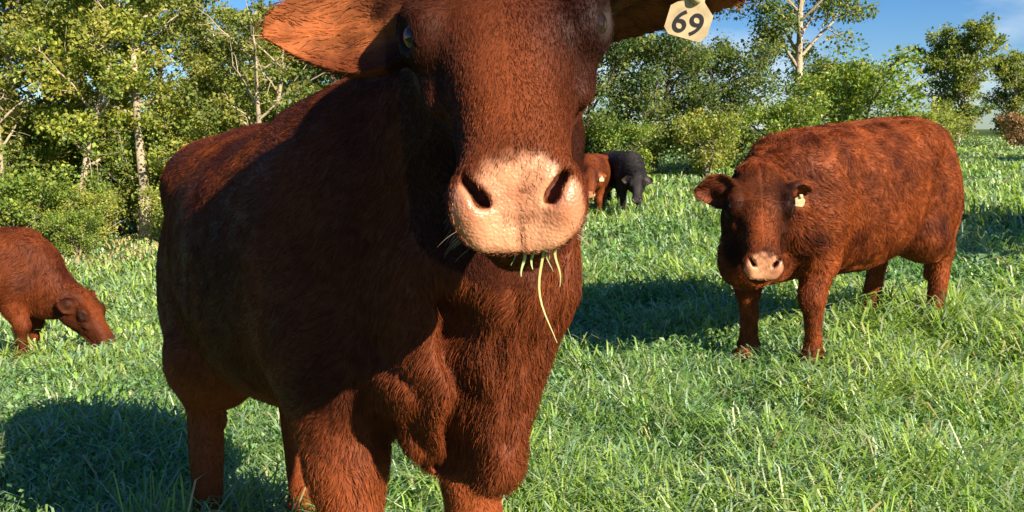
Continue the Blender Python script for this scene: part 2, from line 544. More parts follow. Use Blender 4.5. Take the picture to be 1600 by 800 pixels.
PROTO = {
    'birch': tree_meshes(11, 9.0, 0.34, 2.1, 15, 11000, 0.115, OLIVE, PALE, 0.15, gap=0.35, clump=0.5),
    'birch_b': tree_meshes(12, 8.0, 0.30, 2.2, 14, 11000, 0.115, YELLOWG, PALE, 0.12, lean=0.16, gap=0.3, clump=0.5),
    'maple': tree_meshes(13, 8.5, 0.16, 2.8, 18, 20000, 0.125, OLIVE, GREYB, 0.2, gap=0.15, clump=0.62),
    'maple_b': tree_meshes(14, 7.5, 0.12, 2.6, 18, 20000, 0.125, YELLOWG, GREYB, 0.17, stems=2, gap=0.15, clump=0.6),
    'dark': tree_meshes(15, 4.6, 0.08, 2.1, 16, 19000, 0.1, DARKG, DARKB, 0.14, stems=2, gap=0.1, clump=0.5),
    'under': tree_meshes(23, 4.4, 0.06, 2.2, 16, 19000, 0.11, YELLOWG, GREYB, 0.09, stems=3, gap=0.1, clump=0.5),
    'under_b': tree_meshes(24, 4.0, 0.06, 2.0, 16, 18000, 0.1, OLIVE + BRIGHTG, GREYB, 0.09, stems=3, gap=0.1, clump=0.48),
    'shrub': tree_meshes(16, 2.3, 0.05, 1.3, 10, 8500, 0.085, BRIGHTG + YELLOWG[:2], DARKB, 0.05, stems=3, gap=0.1, clump=0.36),
    'shrub_y': tree_meshes(17, 2.0, 0.05, 1.2, 10, 7500, 0.08, YELLOWG, GREYB, 0.05, stems=3, gap=0.15, clump=0.36),
    'ash': tree_meshes(18, 9.5, 0.36, 3.3, 24, 24000, 0.11, OLIVE + DARKG[:2], PALE, 0.17, stems=1, gap=0.2, clump=0.6, up_bias=1.0),
    'poplar': tree_meshes(19, 6.6, 0.10, 2.2, 16, 18000, 0.14, DARKG[:2] + OLIVE + YELLOWG[:2], GREYB, 0.13, stems=3, gap=0.15, clump=0.42, up_bias=1.3),
    'rust': tree_meshes(20, 2.4, 0.05, 1.6, 10, 4200, 0.14, RUST, DARKB, 0.06, stems=3, gap=0.1, clump=0.42),
    'snag': tree_meshes(21, 5.5, 0.35, 1.9, 9, 3600, 0.1, OLIVE, PALE, 0.11, stems=2, gap=0.8, clump=0.35, up_bias=0.8),
}


def plant(kind, name, x, y, rz, sc, label, cat='tree', group=None):
    r = empty(name, (x, y, float(gz(x, y)) - 0.02), rz, sc)
    tag(r, label, cat, group)
    mobj('trunk', PROTO[kind][0], r)
    mobj('crown', PROTO[kind][1], r)
    return r


GL = 'trees of the wood edge left of the cattle'
wood = [
    # kind, x, y, rot, scale, label
    ('birch', -9.6, 23.2, 0.3, 1.0, 'pale straight birch trunk at the front of the left wood edge'),
    ('birch_b', -11.4, 23.0, 0.2, 0.95, 'pale birch leaning over at the left wood edge, yellow green leaves'),
    ('maple', -14.8, 25.0, 1.0, 1.0, 'broad olive green tree at the far left end of the wood edge'),
    ('maple_b', -12.9, 26.0, 2.2, 1.05, 'forked yellow green tree behind the leaning birch'),
    ('maple', -8.2, 26.5, 3.1, 0.72, 'olive tree standing behind the straight birch trunk'),
    ('maple_b', -5.6, 25.5, 4.4, 0.74, 'yellow green tree beside the bare pale snag'),
    ('snag', -6.3, 22.5, 0.6, 1.05, 'bare pale forked tree with few leaves rising behind the big cow'),
    ('snag', -13.0, 22.6, 2.2, 1.0, 'bare pale forked tree standing left of the leaning birch'),
    ('birch', -16.0, 28.5, 2.0, 1.1, 'tall slender birch at the back of the left wood'),
    ('birch_b', -7.2, 28.8, 3.6, 0.85, 'leaning birch at the back of the left wood'),
    ('maple', -11.0, 30.0, 5.0, 0.92, 'tall olive tree at the back of the left wood'),
    ('maple_b', -17.6, 26.0, 0.9, 1.1, 'yellow green tree closing the wood beyond the grazing calf'),
    ('maple', -20.4, 25.0, 2.4, 0.95, 'olive tree continuing the wood edge beyond the grazing calf'),
    ('birch', -22.6, 24.0, 1.3, 0.95, 'slender birch near the outer end of the wood edge'),
    ('maple_b', -25.5, 25.5, 3.3, 1.0, 'yellow green forked tree at the outer end of the wood edge'),
    ('dark', -3.0, 24.0, 1.1, 1.15, 'dark green bushy tree behind the big cow'),
    ('dark', -1.0, 25.0, 2.6, 1.1, 'dark bushy tree hidden behind the face of the big cow'),
    ('maple', -2.0, 29.0, 0.4, 0.7, 'olive tree behind the back of the big cow'),
]
for k, x, y, rz, s, lb in wood:
    plant(k, {'birch': 'birch_tree', 'birch_b': 'birch_tree', 'snag': 'bare_tree'}.get(k, 'broadleaf_tree'), x, y, rz, s, lb, 'tree', GL)

for i, (x, y, s, lb) in enumerate([
        (-16.2, 23.6, 0.9, 'low spreading thicket tree under the far left end of the wood'),
        (-13.6, 24.2, 0.8, 'yellow green thicket tree left of the leaning birch'),
        (-12.2, 25.6, 0.75, 'thicket tree filling the gap behind the leaning birch'),
        (-10.4, 24.8, 0.85, 'thicket tree between the two pale birch trunks'),
        (-8.5, 24.4, 0.75, 'thicket tree right of the straight birch trunk'),
        (-7.4, 25.2, 0.85, 'thicket tree left of the bare pale snag'),
        (-5.2, 23.8, 0.75, 'thicket tree right of the bare pale snag'),
        (-3.8, 26.5, 0.9, 'thicket tree half hidden by the back of the big cow'),
        (-9.2, 27.5, 1.0, 'taller thicket tree deep in the left wood'),
        (-14.6, 28.0, 1.0, 'deep thicket tree at the back of the wood')]):
    plant('under_b' if i % 2 else 'under', 'thicket_tree', x, y, i * 1.9, s, lb, 'tree', GL)
GS = 'shrubs along the foot of the wood'
for i in range(16):
    x = -17.5 + i * 0.86 + rng.normal() * 0.25
    y = 21.6 + rng.normal() * 0.5 - (0.5 if i % 3 == 0 else 0)
    k = 'shrub' if i % 2 else 'shrub_y'
    plant(k, 'shrub', x, y, rng.random() * 6.28, 0.4 + 0.75 * rng.random() ** 1.5,
          'leafy bright green shrub at the foot of the left wood' if k == 'shrub' else 'yellow green shrub at the foot of the left wood', 'shrub', GS + (' bright' if k == 'shrub' else ' yellow'))

GC = 'trees of the hedgerow behind the cattle'
hedge = [
    ('dark', 1.6, 20.5, 0.2, 0.76, 'dark green bushy tree in the hedgerow beside the big cow\'s cheek'),
    ('dark', 3.3, 21.0, 1.7, 0.72, 'dark green bushy tree behind the two far cattle'),
    ('dark', 5.0, 21.5, 3.3, 0.66, 'low dark tree between the far cattle and the tall pale ash'),
    ('ash', 7.05, 22.5, 0.8, 0.78, 'tall sparse ash with a pale forked trunk against the sky'),
    ('shrub', 8.3, 21.6, 2.1, 1.15, 'bright green bush right of the tall pale ash trunk'),
    ('dark', 8.6, 24.0, 4.1, 0.6, 'dark bush behind the back of the standing right cow'),
    ('poplar', 18.4, 37.0, 0.5, 0.80, 'dark upright tree with pointed tops standing alone at the far right'),
    ('poplar', 21.8, 39.0, 2.5, 0.62, 'smaller dark tree beside the rust coloured bush'),
    ('rust', 20.4, 36.0, 0.3, 0.55, 'rust red autumn bush at the far edge of the field'),
]
for k, x, y, rz, s, lb in hedge:
    plant(k, {'ash': 'ash_tree', 'poplar': 'poplar_tree', 'rust': 'bush', 'shrub': 'bush'}.get(k, 'broadleaf_tree'), x, y, rz, s, lb,
          'bush' if k in ('rust', 'shrub') else 'tree', GC)
for i, (x, y, s) in enumerate([(2.4, 19.6, 0.6), (4.4, 20.0, 0.7), (6.2, 20.6, 0.75), (10.4, 22.5, 0.7), (0.4, 20.2, 0.7)]):
    plant('shrub_y' if i % 2 else 'shrub', 'shrub', x, y, i * 1.3, s, 'low yellow green shrub at the foot of the hedgerow' if i % 2 else 'low bright green shrub at the foot of the hedgerow', 'shrub', 'shrubs along the foot of the hedgerow' + (' yellow' if i % 2 else ' bright'))
# trees standing right of the picture; their shade lies across the field beyond the standing cow
plant('maple', 'broadleaf_tree', 10.6, 3.6, 1.0, 0.75, 'olive tree at the right side of the pasture casting shade', 'tree')
plant('maple', 'broadleaf_tree', 8.9, 3.4, 2.4, 0.6, 'smaller olive tree at the right side of the pasture casting shade beyond the shaggy cow', 'tree')
plant('maple_b', 'broadleaf_tree', 18.2, 19.4, 2.0, 0.75, 'yellow green tree farther along the right side of the pasture', 'tree')
print('trees', round(time.time() - T0, 1))


# ------------------------------------------------------------------ cattle: implicit surface toolkit
def smin(a, b, k):
    h = np.clip(0.5 + 0.5 * (b - a) / k, 0, 1)
    return b + (a - b) * h - k * h * (1 - h)


def smax(a, b, k):
    return -smin(-a, -b, k)


def nrm(v):
    v = np.asarray(v, float)
    return v / np.linalg.norm(v)


def table(st, n=160):
    """smooth interpolation of station rows (first column = position)"""
    st = np.asarray(st, float)
    x = st[:, 0]
    t = np.linspace(x[0], x[-1], n)
    out = [t]
    for c in range(1, st.shape[1]):
        y = st[:, c]
        dx = np.diff(x); s = np.diff(y) / dx
        m = np.zeros(len(x)); m[0] = s[0]; m[-1] = s[-1]
        for i in range(1, len(x) - 1):
            m[i] = 0 if s[i - 1] * s[i] <= 0 else 2 * s[i - 1] * s[i] / (s[i - 1] + s[i])
        j = np.clip(np.searchsorted(x, t, side='right') - 1, 0, len(x) - 2)
        h = dx[j]; u = (t - x[j]) / h
        out.append((2 * u ** 3 - 3 * u ** 2 + 1) * y[j] + (u ** 3 - 2 * u ** 2 + u) * h * m[j] + (-2 * u ** 3 + 3 * u ** 2) * y[j + 1] + (u ** 3 - u ** 2) * h * m[j + 1])
    return np.array(out)


class Field:
    def __init__(self, xs, ys, zs):
        self.ax = [np.asarray(a, np.float32) for a in (xs, ys, zs)]
        self.d = np.full((len(xs), len(ys), len(zs)), 1.0, np.float32)

    def win(self, lo, hi):
        sl = []
        for a, l, h in zip(self.ax, lo, hi):
            i0 = max(int(np.searchsorted(a, l)) - 1, 0); i1 = min(int(np.searchsorted(a, h)) + 1, len(a))
            sl.append(slice(i0, max(i1, i0 + 1)))
        X = self.ax[0][sl[0]][:, None, None]; Y = self.ax[1][sl[1]][None, :, None]; Z = self.ax[2][sl[2]][None, None, :]
        return tuple(sl), X, Y, Z

    def add(self, sl, d, k):
        self.d[sl] = smin(self.d[sl], d.astype(np.float32), k)

    def sub(self, sl, d, k):
        self.d[sl] = smax(self.d[sl], -d.astype(np.float32), k)

    def cone(self, a, b, ra, rb, k=0.04, squash=None):
        """tapered capsule"""
        a = np.asarray(a, float); b = np.asarray(b, float)
        m = max(ra, rb) + k + 0.02
        sl, X, Y, Z = self.win(np.minimum(a, b) - m, np.maximum(a, b) + m)
        ab = b - a; L2 = float(ab @ ab) + 1e-9
        px, py, pz = X - a[0], Y - a[1], Z - a[2]
        t = np.clip((px * ab[0] + py * ab[1] + pz * ab[2]) / L2, 0, 1)
        d = np.sqrt((px - t * ab[0]) ** 2 + (py - t * ab[1]) ** 2 + (pz - t * ab[2]) ** 2) - (ra + (rb - ra) * t)
        self.add(sl, d, k)

    def ell(self, c, M, r, k=0.04, cut=False):
        """ellipsoid: rows of M are its axes, r its radii"""
        c = np.asarray(c, float); M = np.asarray(M, float); r = np.asarray(r, float)
        e = np.abs(M).T @ r + k + 0.02
        sl, X, Y, Z = self.win(c - e, c + e)
        px, py, pz = X - c[0], Y - c[1], Z - c[2]
        q = [(px * M[i, 0] + py * M[i, 1] + pz * M[i, 2]) for i in range(3)]
        s = np.sqrt(sum((q[i] / r[i]) ** 2 for i in range(3)))
        g = np.sqrt(sum((q[i] / r[i] ** 2) ** 2 for i in range(3))) + 1e-6
        d = s * (s - 1) / g
        if cut: self.sub(sl, d, k)
        else: self.add(sl, d, k)

    def loft(self, o, M, st, k=0.05, n=2.2, post=None):
        """o origin, rows of M: axis, side, up; stations: s, centre side, centre up, half width, top height, bottom height"""
        o = np.asarray(o, float); M = np.asarray(M, float)
        T = table(st)
        rad = float(max(T[3].max(), T[4].max(), T[5].max())) + k + 0.03
        e0 = o + M[0] * T[0][0]; e1 = o + M[0] * T[0][-1]
        cs = np.array([o + M[0] * T[0][i] + M[1] * T[1][i] + M[2] * T[2][i] for i in range(0, T.shape[1], 8)])
        sl, X, Y, Z = self.win(cs.min(0) - rad, cs.max(0) + rad)
        px, py, pz = X - o[0], Y - o[1], Z - o[2]
        u = px * M[0, 0] + py * M[0, 1] + pz * M[0, 2]
        v = px * M[1, 0] + py * M[1, 1] + pz * M[1, 2]
        w = px * M[2, 0] + py * M[2, 1] + pz * M[2, 2]
        f = [np.interp(u, T[0], T[i]).astype(np.float32) for i in range(1, 6)]
        vv = np.abs(v - f[0]); ww = w - f[1]
        h = np.where(ww > 0, f[3], f[4]); ww = np.abs(ww)
        P = np.sqrt(vv ** 2 + ww ** 2) + 1e-6
        r = ((vv / f[2]) ** n + (ww / h) ** n) ** (1.0 / n) + 1e-6
        d = P - P / r
        du = np.maximum(T[0][0] - u, u - T[0][-1])
        d = np.where(du > 0, np.sqrt(np.maximum(d, 0) ** 2 + du ** 2), d)
        if post is not None:
            d = post(d, u, v, w)
        self.add(sl, d, k)

    def mesh(self):
        """naive surface nets"""
        D = self.d
        s = D < 0
        nx, ny, nz = D.shape
        cnt = np.zeros((nx - 1, ny - 1, nz - 1), np.uint8)
        for i in (0, 1):
            for j in (0, 1):
                for k in (0, 1):
                    cnt += s[i:nx - 1 + i, j:ny - 1 + j, k:nz - 1 + k]
        act = np.argwhere((cnt > 0) & (cnt < 8))
        n = len(act)
        idx = np.full((nx - 1, ny - 1, nz - 1), -1, np.int32)
        idx[act[:, 0], act[:, 1], act[:, 2]] = np.arange(n)
        acc = np.zeros((n, 3)); num = np.zeros(n)
        corners = [(i, j, k) for i in (0, 1) for j in (0, 1) for k in (0, 1)]
        val = {c: D[act[:, 0] + c[0], act[:, 1] + c[1], act[:, 2] + c[2]].astype(float) for c in corners}
        for c in corners:
            for a in range(3):
                if c[a]: continue
                e = list(c); e[a] = 1; e = tuple(e)
                v0, v1 = val[c], val[e]
                m = (v0 < 0) != (v1 < 0)
                t = np.where(m, v0 / np.where(m, v0 - v1, 1), 0)
                p = np.tile(np.array(c, float), (n, 1)); p[:, a] = t
                acc[m] += p[m]; num[m] += 1
        loc = act + acc / num[:, None]
        V = np.stack([np.interp(loc[:, a], np.arange(len(self.ax[a])), self.ax[a]) for a in range(3)], 1)
        F = []
        for a in range(3):
            b, c = (a + 1) % 3, (a + 2) % 3
            sa = np.moveaxis(s, (a, b, c), (0, 1, 2))
            ia = np.moveaxis(idx, (a, b, c), (0, 1, 2))
            x0 = sa[:-1, 1:-1, 1:-1]; x1 = sa[1:, 1:-1, 1:-1]
            for flip in (0, 1):
                m = np.argwhere((x0 & ~x1) if not flip else (~x0 & x1))
                if not len(m): continue
                i, j, k = m[:, 0], m[:, 1] + 1, m[:, 2] + 1
                q = np.stack([ia[i, j - 1, k - 1], ia[i, j, k - 1], ia[i, j, k], ia[i, j - 1, k]], 1)
                F.append(q if not flip else q[:, ::-1])
        F = np.concatenate(F)
        return V, F


def relax(V, F, it=2, lam=0.5):
    e = np.concatenate([F[:, [0, 1]], F[:, [1, 2]], F[:, [2, 3]], F[:, [3, 0]]])
    n = len(V)
    deg = np.bincount(e.ravel(), minlength=n)[:, None]
    for _ in range(it):
        s = np.stack([np.bincount(e[:, 0], V[e[:, 1], a], n) + np.bincount(e[:, 1], V[e[:, 0], a], n) for a in range(3)], 1)
        V = V + lam * (s / np.maximum(deg, 1) - V)
    return V


def vnormals(V, F):
    fn = np.cross(V[F[:, 2]] - V[F[:, 0]], V[F[:, 3]] - V[F[:, 1]])
    n = np.stack([sum(np.bincount(F[:, c], fn[:, a], len(V)) for c in range(4)) for a in range(3)], 1)
    return n / (np.linalg.norm(n, axis=1)[:, None] + 1e-12), np.linalg.norm(fn, axis=1) * 0.5


def axes_grid(a0, a1, f0, f1, fine, coarse):
    """positions from a0 to a1, spacing fine inside f0..f1 and coarse outside"""
    p = [a0]
    while p[-1] < a1:
        x = p[-1]
        p.append(x + (fine if f0 <= x <= f1 else min(coarse, fine + max(f0 - x, x - f1, 0) * 0.25)))
    return np.array(p)


# head stations in the head's own frame: axis from poll to lips, side = cow's left, up = brow side
#   s, side, up, half width, top, bottom
HEAD_ST = [
    (-0.03, 0, -0.09, 0.040, 0.050, 0.060),
    (0.00, 0, -0.09, 0.082, 0.095, 0.110),
    (0.06, 0, -0.09, 0.108, 0.115, 0.140),
    (0.13, 0, -0.09, 0.120, 0.122, 0.145),
    (0.20, 0, -0.085, 0.118, 0.115, 0.122),
    (0.27, 0, -0.08, 0.090, 0.098, 0.092),
    (0.34, 0, -0.07, 0.073, 0.078, 0.072),
    (0.40, 0, -0.065, 0.069, 0.068, 0.066),
    (0.45, 0, -0.065, 0.078, 0.066, 0.058),
    (0.485, 0, -0.066, 0.073, 0.060, 0.048),
    (0.512, 0, -0.070, 0.052, 0.042, 0.034),
]


EYE_C = (0.194, 0.110, -0.018)


def make_cow(spec):
    """one continuous body mesh from an implicit surface, plus eyes, hooves, ear tag and coat hair"""
    O = np.array([spec['x'], spec['y'], float(gz(spec['x'], spec['y']))])
    yaw = spec['yaw']                                  # heading: direction the chest faces, from +X
    sc = spec.get('scale', 1.0)
    cy, sy = math.cos(yaw), math.sin(yaw)
    L2W = np.array([[cy, -sy, 0], [sy, cy, 0], [0, 0, 1.0]])

    def ground_local(p):
        w = O + L2W @ (np.array([p[0], p[1], 0]) * sc)
        return (float(gz(w[0], w[1])) - O[2]) / sc

    # head frame, given in world directions
    hx = L2W.T @ nrm(spec['head_axis'])
    hp = np.array(spec['poll'])                        # local coordinates of the poll
    if spec.get('poll_world'):
        hp = L2W.T @ (np.array(spec['poll']) - O) / sc
    upw = np.array([0, 0, 1.0]) if abs(hx[2]) < 0.97 else np.array([1.0, 0, 0])
    side = nrm(np.cross(upw, hx)); up = np.cross(hx, side)
    ro = R(spec.get('roll', 0))
    side, up = math.cos(ro) * side + math.sin(ro) * up, math.cos(ro) * up - math.sin(ro) * side
    HM = np.stack([hx, side, up])

    def H(p):
        return hp + HM.T @ np.asarray(p, float)

    fine, coarse = spec['fine'], spec['coarse']
    hc = np.array([H((0.0, 0.36, 0)), H((0, -0.36, -0.1)), H((0.53, 0.1, -0.15)), H((0.53, -0.1, 0.03)), H((0.1, 0, 0.1)), H((0.1, 0, -0.26))])
    lo = np.minimum(hc.min(0), (-1.0, -0.50, -0.45)); hi = np.maximum(hc.max(0), (0.85, 0.50, 1.40))
    lo -= 0.06; hi += 0.06
    lo[2] = min(ground_local(f) for f in spec['feet']) - 0.06
    hl, hh = hc.min(0) - 0.02, hc.max(0) + 0.02
    F = Field(axes_grid(lo[0], hi[0], hl[0], hh[0], fine, coarse),
              axes_grid(lo[1], hi[1], hl[1], hh[1], fine, coarse),
              axes_grid(lo[2], hi[2], hl[2], hh[2], fine, coarse))

    # ---- trunk (axis runs backwards to forwards)
    tilt = spec.get('tilt', 0.0)                       # rise of the chest over the rump
    TM = np.stack([nrm((1, 0, tilt)), (0, 1, 0), nrm((-tilt, 0, 1))])
    fat = spec.get('fat', 1.0); dp = spec.get('deep', 0.0); tp = spec.get('top', 0.0); wt = spec.get('withers', 0.0)
    F.loft((0, 0, spec.get('trunk_z', 0.92)), TM, [
        (-0.80, 0, 0.10, 0.06, 0.08, 0.12),
        (-0.76, 0, 0.08, 0.15, 0.17, 0.22),
        (-0.66, 0, 0.05, 0.215, 0.24 + tp, 0.28),
        (-0.48, 0, 0.02, 0.255 * fat, 0.29 + tp, 0.27 + dp * 0.5),
        (-0.25, 0, 0.0, 0.300 * fat, 0.305 + tp, 0.33 + dp),
        (0.02, 0, -0.02, 0.315 * fat, 0.315 + tp, 0.34 + dp),
        (0.28, 0, -0.01, 0.275 * fat, 0.315 + tp + wt * 0.7, 0.32 + dp),
        (0.48, 0, 0.0, 0.215, 0.305 + tp + wt, 0.275 + dp),
        (0.62, 0, -0.03, 0.160, 0.25 + tp + wt * 0.5, 0.22 + dp * 0.7),
        (0.72, 0, -0.06, 0.110, 0.17, 0.16 + dp * 0.5),
        (0.77, 0, -0.07, 0.05, 0.08, 0.08)], k=0.05, n=2.25)
    tz = spec.get('trunk_z', 0.92)

    def TL(p):
        return np.array([0, 0, tz]) + TM.T @ np.asarray(p, float)

    I3 = np.eye(3)
    # hip bones, tail head, shoulder blades, barrel
    for s in (-1, 1):
        F.ell(TL((-0.40, s * 0.19, 0.20)), I3, (0.12, 0.075, 0.085), 0.08)
        F.ell(TL((0.36, s * 0.150, 0.04)), np.stack([nrm((-0.35, 0, 0.94)), (0, 1, 0), nrm((-0.94, 0, -0.35))]), (0.20, 0.085, 0.13), 0.07)
        F.ell(TL((0.48, s * 0.150, -0.11)), np.stack([nrm((0.75, 0, -0.66)), (0, 1, 0), nrm((0.66, 0, 0.75))]), (0.15, 0.075, 0.10), 0.09)
    # ---- neck
    nb = TL(spec.get('neck_base', (0.42, 0, 0.02)))
    nt_ = H((0.05, 0, -0.10))
    na = nt_ - nb; nl = np.linalg.norm(na); na = na / nl
    ns = nrm(np.cross((0, 0, 1.0), na)); nu = np.cross(na, ns)
    nw = spec.get('neck_w', 1.0); nh_ = spec.get('neck_h', 1.0)
    F.loft(nb, np.stack([na, ns, nu]), [
        (-0.10, 0, -0.03, 0.11, 0.15, 0.18),
        (0.0, 0, -0.03, 0.150 * nw, 0.22, 0.24 * nh_),
        (0.25 * nl, 0, -0.02, 0.140 * nw, 0.20, 0.22 * nh_),
        (0.50 * nl, 0, -0.01, 0.130 * nw, 0.175, 0.195 * nh_),
        (0.75 * nl, 0, 0.0, 0.118 * nw, 0.145, 0.17 * nh_),
        (1.0 * nl, 0, 0.0, 0.098, 0.110, 0.135),
        (1.0 * nl + 0.05, 0, 0.0, 0.06, 0.06, 0.08)], k=0.07, n=2.1)
    # ---- dewlap and brisket: a keel that hangs from the throat to between the front legs
    for a, b, ra, rb, k in spec.get('keel', []):
        F.cone(a, b, ra, rb, k)
    # creases of loose skin down the front of the chest: side0, height0, side1, height1, depth, width
    for y0, z0, y1, z1, dep, sg in spec.get('grooves', []):
        sl, X, Y, Z = F.win((0.60, min(y0, y1) - 0.08, min(z0, z1) - 0.05), (1.2, max(y0, y1) + 0.08, max(z0, z1) + 0.05))
        t = np.clip(((Y - y0) * (y1 - y0) + (Z - z0) * (z1 - z0)) / ((y1 - y0) ** 2 + (z1 - z0) ** 2), 0, 1)
        q2 = (Y - y0 - t * (y1 - y0) - 0.006 * np.sin(Z * 55 + y0 * 90)) ** 2 + (Z - z0 - t * (z1 - z0)) ** 2
        F.d[sl] += (dep * np.exp(-q2 / sg ** 2) * np.clip((X - 0.62) / 0.06, 0, 1)).astype(np.float32)
    # ---- legs
    feet = spec['feet']                                # front right, front left, hind right, hind left
    for i, ft in enumerate(feet):
        g0 = ground_local(ft)
        fx, fy = ft[0], ft[1]
        s = -1 if i % 2 == 0 else 1
        if i < 2:
            top = TL((0.43, s * 0.150, -0.12)); elb = TL((0.40 + (fx - 0.40) * 0.5, s * 0.07 + fy * 0.5, -0.30))
            kn = np.array([fx * 0.75 + elb[0] * 0.25 + 0.015, fy * 0.8 + elb[1] * 0.2, g0 + 0.40])
            fe = np.array([fx - 0.015, fy, g0 + 0.125]); ho = np.array([fx + 0.03, fy, g0 + 0.055])
            lr = spec.get('leg_r', 1.0)
            F.cone(top, elb, 0.105 * lr, 0.080 * lr, 0.07)
            F.cone(elb, elb * 0.45 + kn * 0.55, 0.078 * lr, 0.060 * lr, 0.04)
            F.cone(elb * 0.45 + kn * 0.55, kn, 0.064, 0.052, 0.02)
            F.ell(kn + np.array([0.008, 0, 0]), I3, (0.058, 0.054, 0.07), 0.03)
            F.cone(kn, fe + np.array([0, 0, 0.06]), 0.046, 0.038, 0.02)
            F.ell(fe, I3, (0.05, 0.05, 0.055), 0.03)
            F.cone(fe, ho, 0.042, 0.046, 0.02)
            F.cone(ho + np.array([0, 0.018, 0]), ho + np.array([0.035, 0.02, -0.03]), 0.034, 0.030, 0.012)
            F.cone(ho + np.array([0, -0.018, 0]), ho + np.array([0.035, -0.02, -0.03]), 0.034, 0.030, 0.012)
        else:
            hip = TL((-0.50, s * 0.13, -0.02)); st = TL((-0.40 + (fx + 0.6) * 0.2, s * 0.17, -0.27))
            hk = np.array([fx - 0.06, fy * 0.9, g0 + 0.50])
            fe = np.array([fx - 0.02, fy, g0 + 0.125]); ho = np.array([fx + 0.03, fy, g0 + 0.055])
            F.ell((hip + st) / 2 + np.array([-0.08, 0, 0.0]), np.stack([nrm(st - hip), (0, 1, 0), nrm(np.cross(nrm(st - hip), (0, 1, 0)))]), (0.27, 0.125, 0.21), 0.07)
            F.cone(st, hk * 0.55 + st * 0.45, 0.125, 0.082, 0.06)
            F.cone(TL((-0.66, s * 0.12, -0.14)), hk, 0.10, 0.045, 0.06)
            F.cone(hk * 0.55 + st * 0.45, hk, 0.080, 0.054, 0.03)
            F.ell(hk + np.array([-0.012, 0, 0.01]), I3, (0.062, 0.048, 0.07), 0.03)
            F.cone(hk, fe + np.array([0, 0, 0.07]), 0.050, 0.040, 0.02)
            F.ell(fe, I3, (0.05, 0.05, 0.055), 0.03)
            F.cone(fe, ho, 0.042, 0.046, 0.02)
            F.cone(ho + np.array([0, 0.018, 0]), ho + np.array([0.035, 0.02, -0.03]), 0.034, 0.030, 0.012)
            F.cone(ho + np.array([0, -0.018, 0]), ho + np.array([0.035, -0.02, -0.03]), 0.034, 0.030, 0.012)
    # tail
    ts = spec.get('tail', 0.0)
    tail = [TL((-0.76, 0, 0.20)), TL((-0.86, ts * 0.2, 0.12)), TL((-0.90, ts * 0.5, -0.10)), TL((-0.89, ts * 0.8, -0.36)), TL((-0.87, ts, -0.56))]
    for a, b, ra, rb in zip(tail[:-1], tail[1:], (0.05, 0.036, 0.028, 0.03), (0.036, 0.028, 0.024, 0.045)):
        F.cone(a, b, ra, rb, 0.02)

    # ---- head
    def face(d, u, v, w):
        # the nose pad: a rounded slope cut across the front of the muzzle
        q = (u - 0.430) * 0.72 + (w - 0.004) * 0.69
        return smax(d, q.astype(np.float32) * 0.95, 0.022)
    F.loft(hp, HM, HEAD_ST, k=0.05, n=2.5, post=face)
    # lower jaw and chin
    F.loft(hp, HM, [
        (0.02, 0, -0.19, 0.060, 0.05, 0.05), (0.09, 0, -0.195, 0.085, 0.07, 0.055), (0.18, 0, -0.185, 0.074, 0.06, 0.045),
        (0.28, 0, -0.165, 0.056, 0.045, 0.032), (0.38, 0, -0.145, 0.046, 0.035, 0.026), (0.44, 0, -0.138, 0.054, 0.032, 0.052), (0.478, 0, -0.134, 0.036, 0.02, 0.038)], k=0.022, n=2.2)
    for s in (-1, 1):
        F.ell(H((0.10, s * 0.080, -0.135)), HM, (0.085, 0.035, 0.075), 0.045)      # cheek muscle
        F.ell(H((0.160, s * 0.104, -0.002)), np.stack([nrm(HM[0] * 0.9 + s * HM[1] * 0.2), nrm(HM[1] * s - 0.2 * HM[0] * 0.9), HM[2]]), (0.046, 0.026, 0.026), 0.03)   # brow
        F.ell(H((0.250, s * 0.096, -0.062)), HM, (0.045, 0.018, 0.018), 0.03)      # bone below the eye
        F.ell(H((0.455, s * 0.052, -0.060)), HM, (0.040, 0.028, 0.035), 0.02)      # nostril wing
        F.ell(H((0.455, s * 0.040, -0.082)), HM, (0.050, 0.032, 0.020), 0.02)      # upper lip
    F.ell(H((0.02, 0, -0.01)), HM, (0.06, 0.060, 0.040), 0.06)                     # poll crest
    # ears
    ears = []
    for s, e in zip((-1, 1), spec['ears']):
        e1 = nrm(HM.T @ np.array(e[0])); e3 = HM.T @ np.array(e[1]); e3 = nrm(e3 - e1 * (e3 @ e1)); e2 = np.cross(e3, e1)
        b = H((0.095, s * 0.095, -0.05)); L = e[2]
        ears.append((b, e1, e2, e3, L))
        tipp = b + e1 * L
        m = 0.14
        sl, X, Y, Z = F.win(np.minimum(b, tipp) - m, np.maximum(b, tipp) + m)
        px, py, pz = X - b[0], Y - b[1], Z - b[2]
        u = (px * e1[0] + py * e1[1] + pz * e1[2]) / L
        v = px * e2[0] + py * e2[1] + pz * e2[2]
        w = px * e3[0] + py * e3[1] + pz * e3[2]
        uc = np.clip(u, 0, 1)
        hw = 0.022 + spec.get('ear_w', 0.062) * np.sin(np.pi * np.clip(uc * 0.93 + 0.03, 0, 1) ** 0.8) ** 0.85 * (1 - 0.35 * uc)
        hw = hw * np.sqrt(np.clip(1.02 - uc ** 5, 0.02, 1))
        cup = 0.030 * (v / hw) ** 2 * (1 - 0.4 * uc) - 0.015 * np.sin(np.pi * uc) + spec.get('ear_fold', 0.0) * np.exp(-((v - 0.02) / 0.010) ** 2) * np.sin(np.pi * uc)
        th = 0.008 + 0.016 * np.exp(-uc * 7)
        dd = np.maximum(np.abs(w - cup) * 0.75 - th, np.maximum((np.abs(v) - hw) * 0.8, (np.abs(u - 0.5) - 0.5) * L))
        F.add(sl, dd.astype(np.float32), 0.018)
        F.cone(H((0.085, s * 0.06, -0.05)), b + e1 * 0.05, 0.045, 0.026, 0.03)
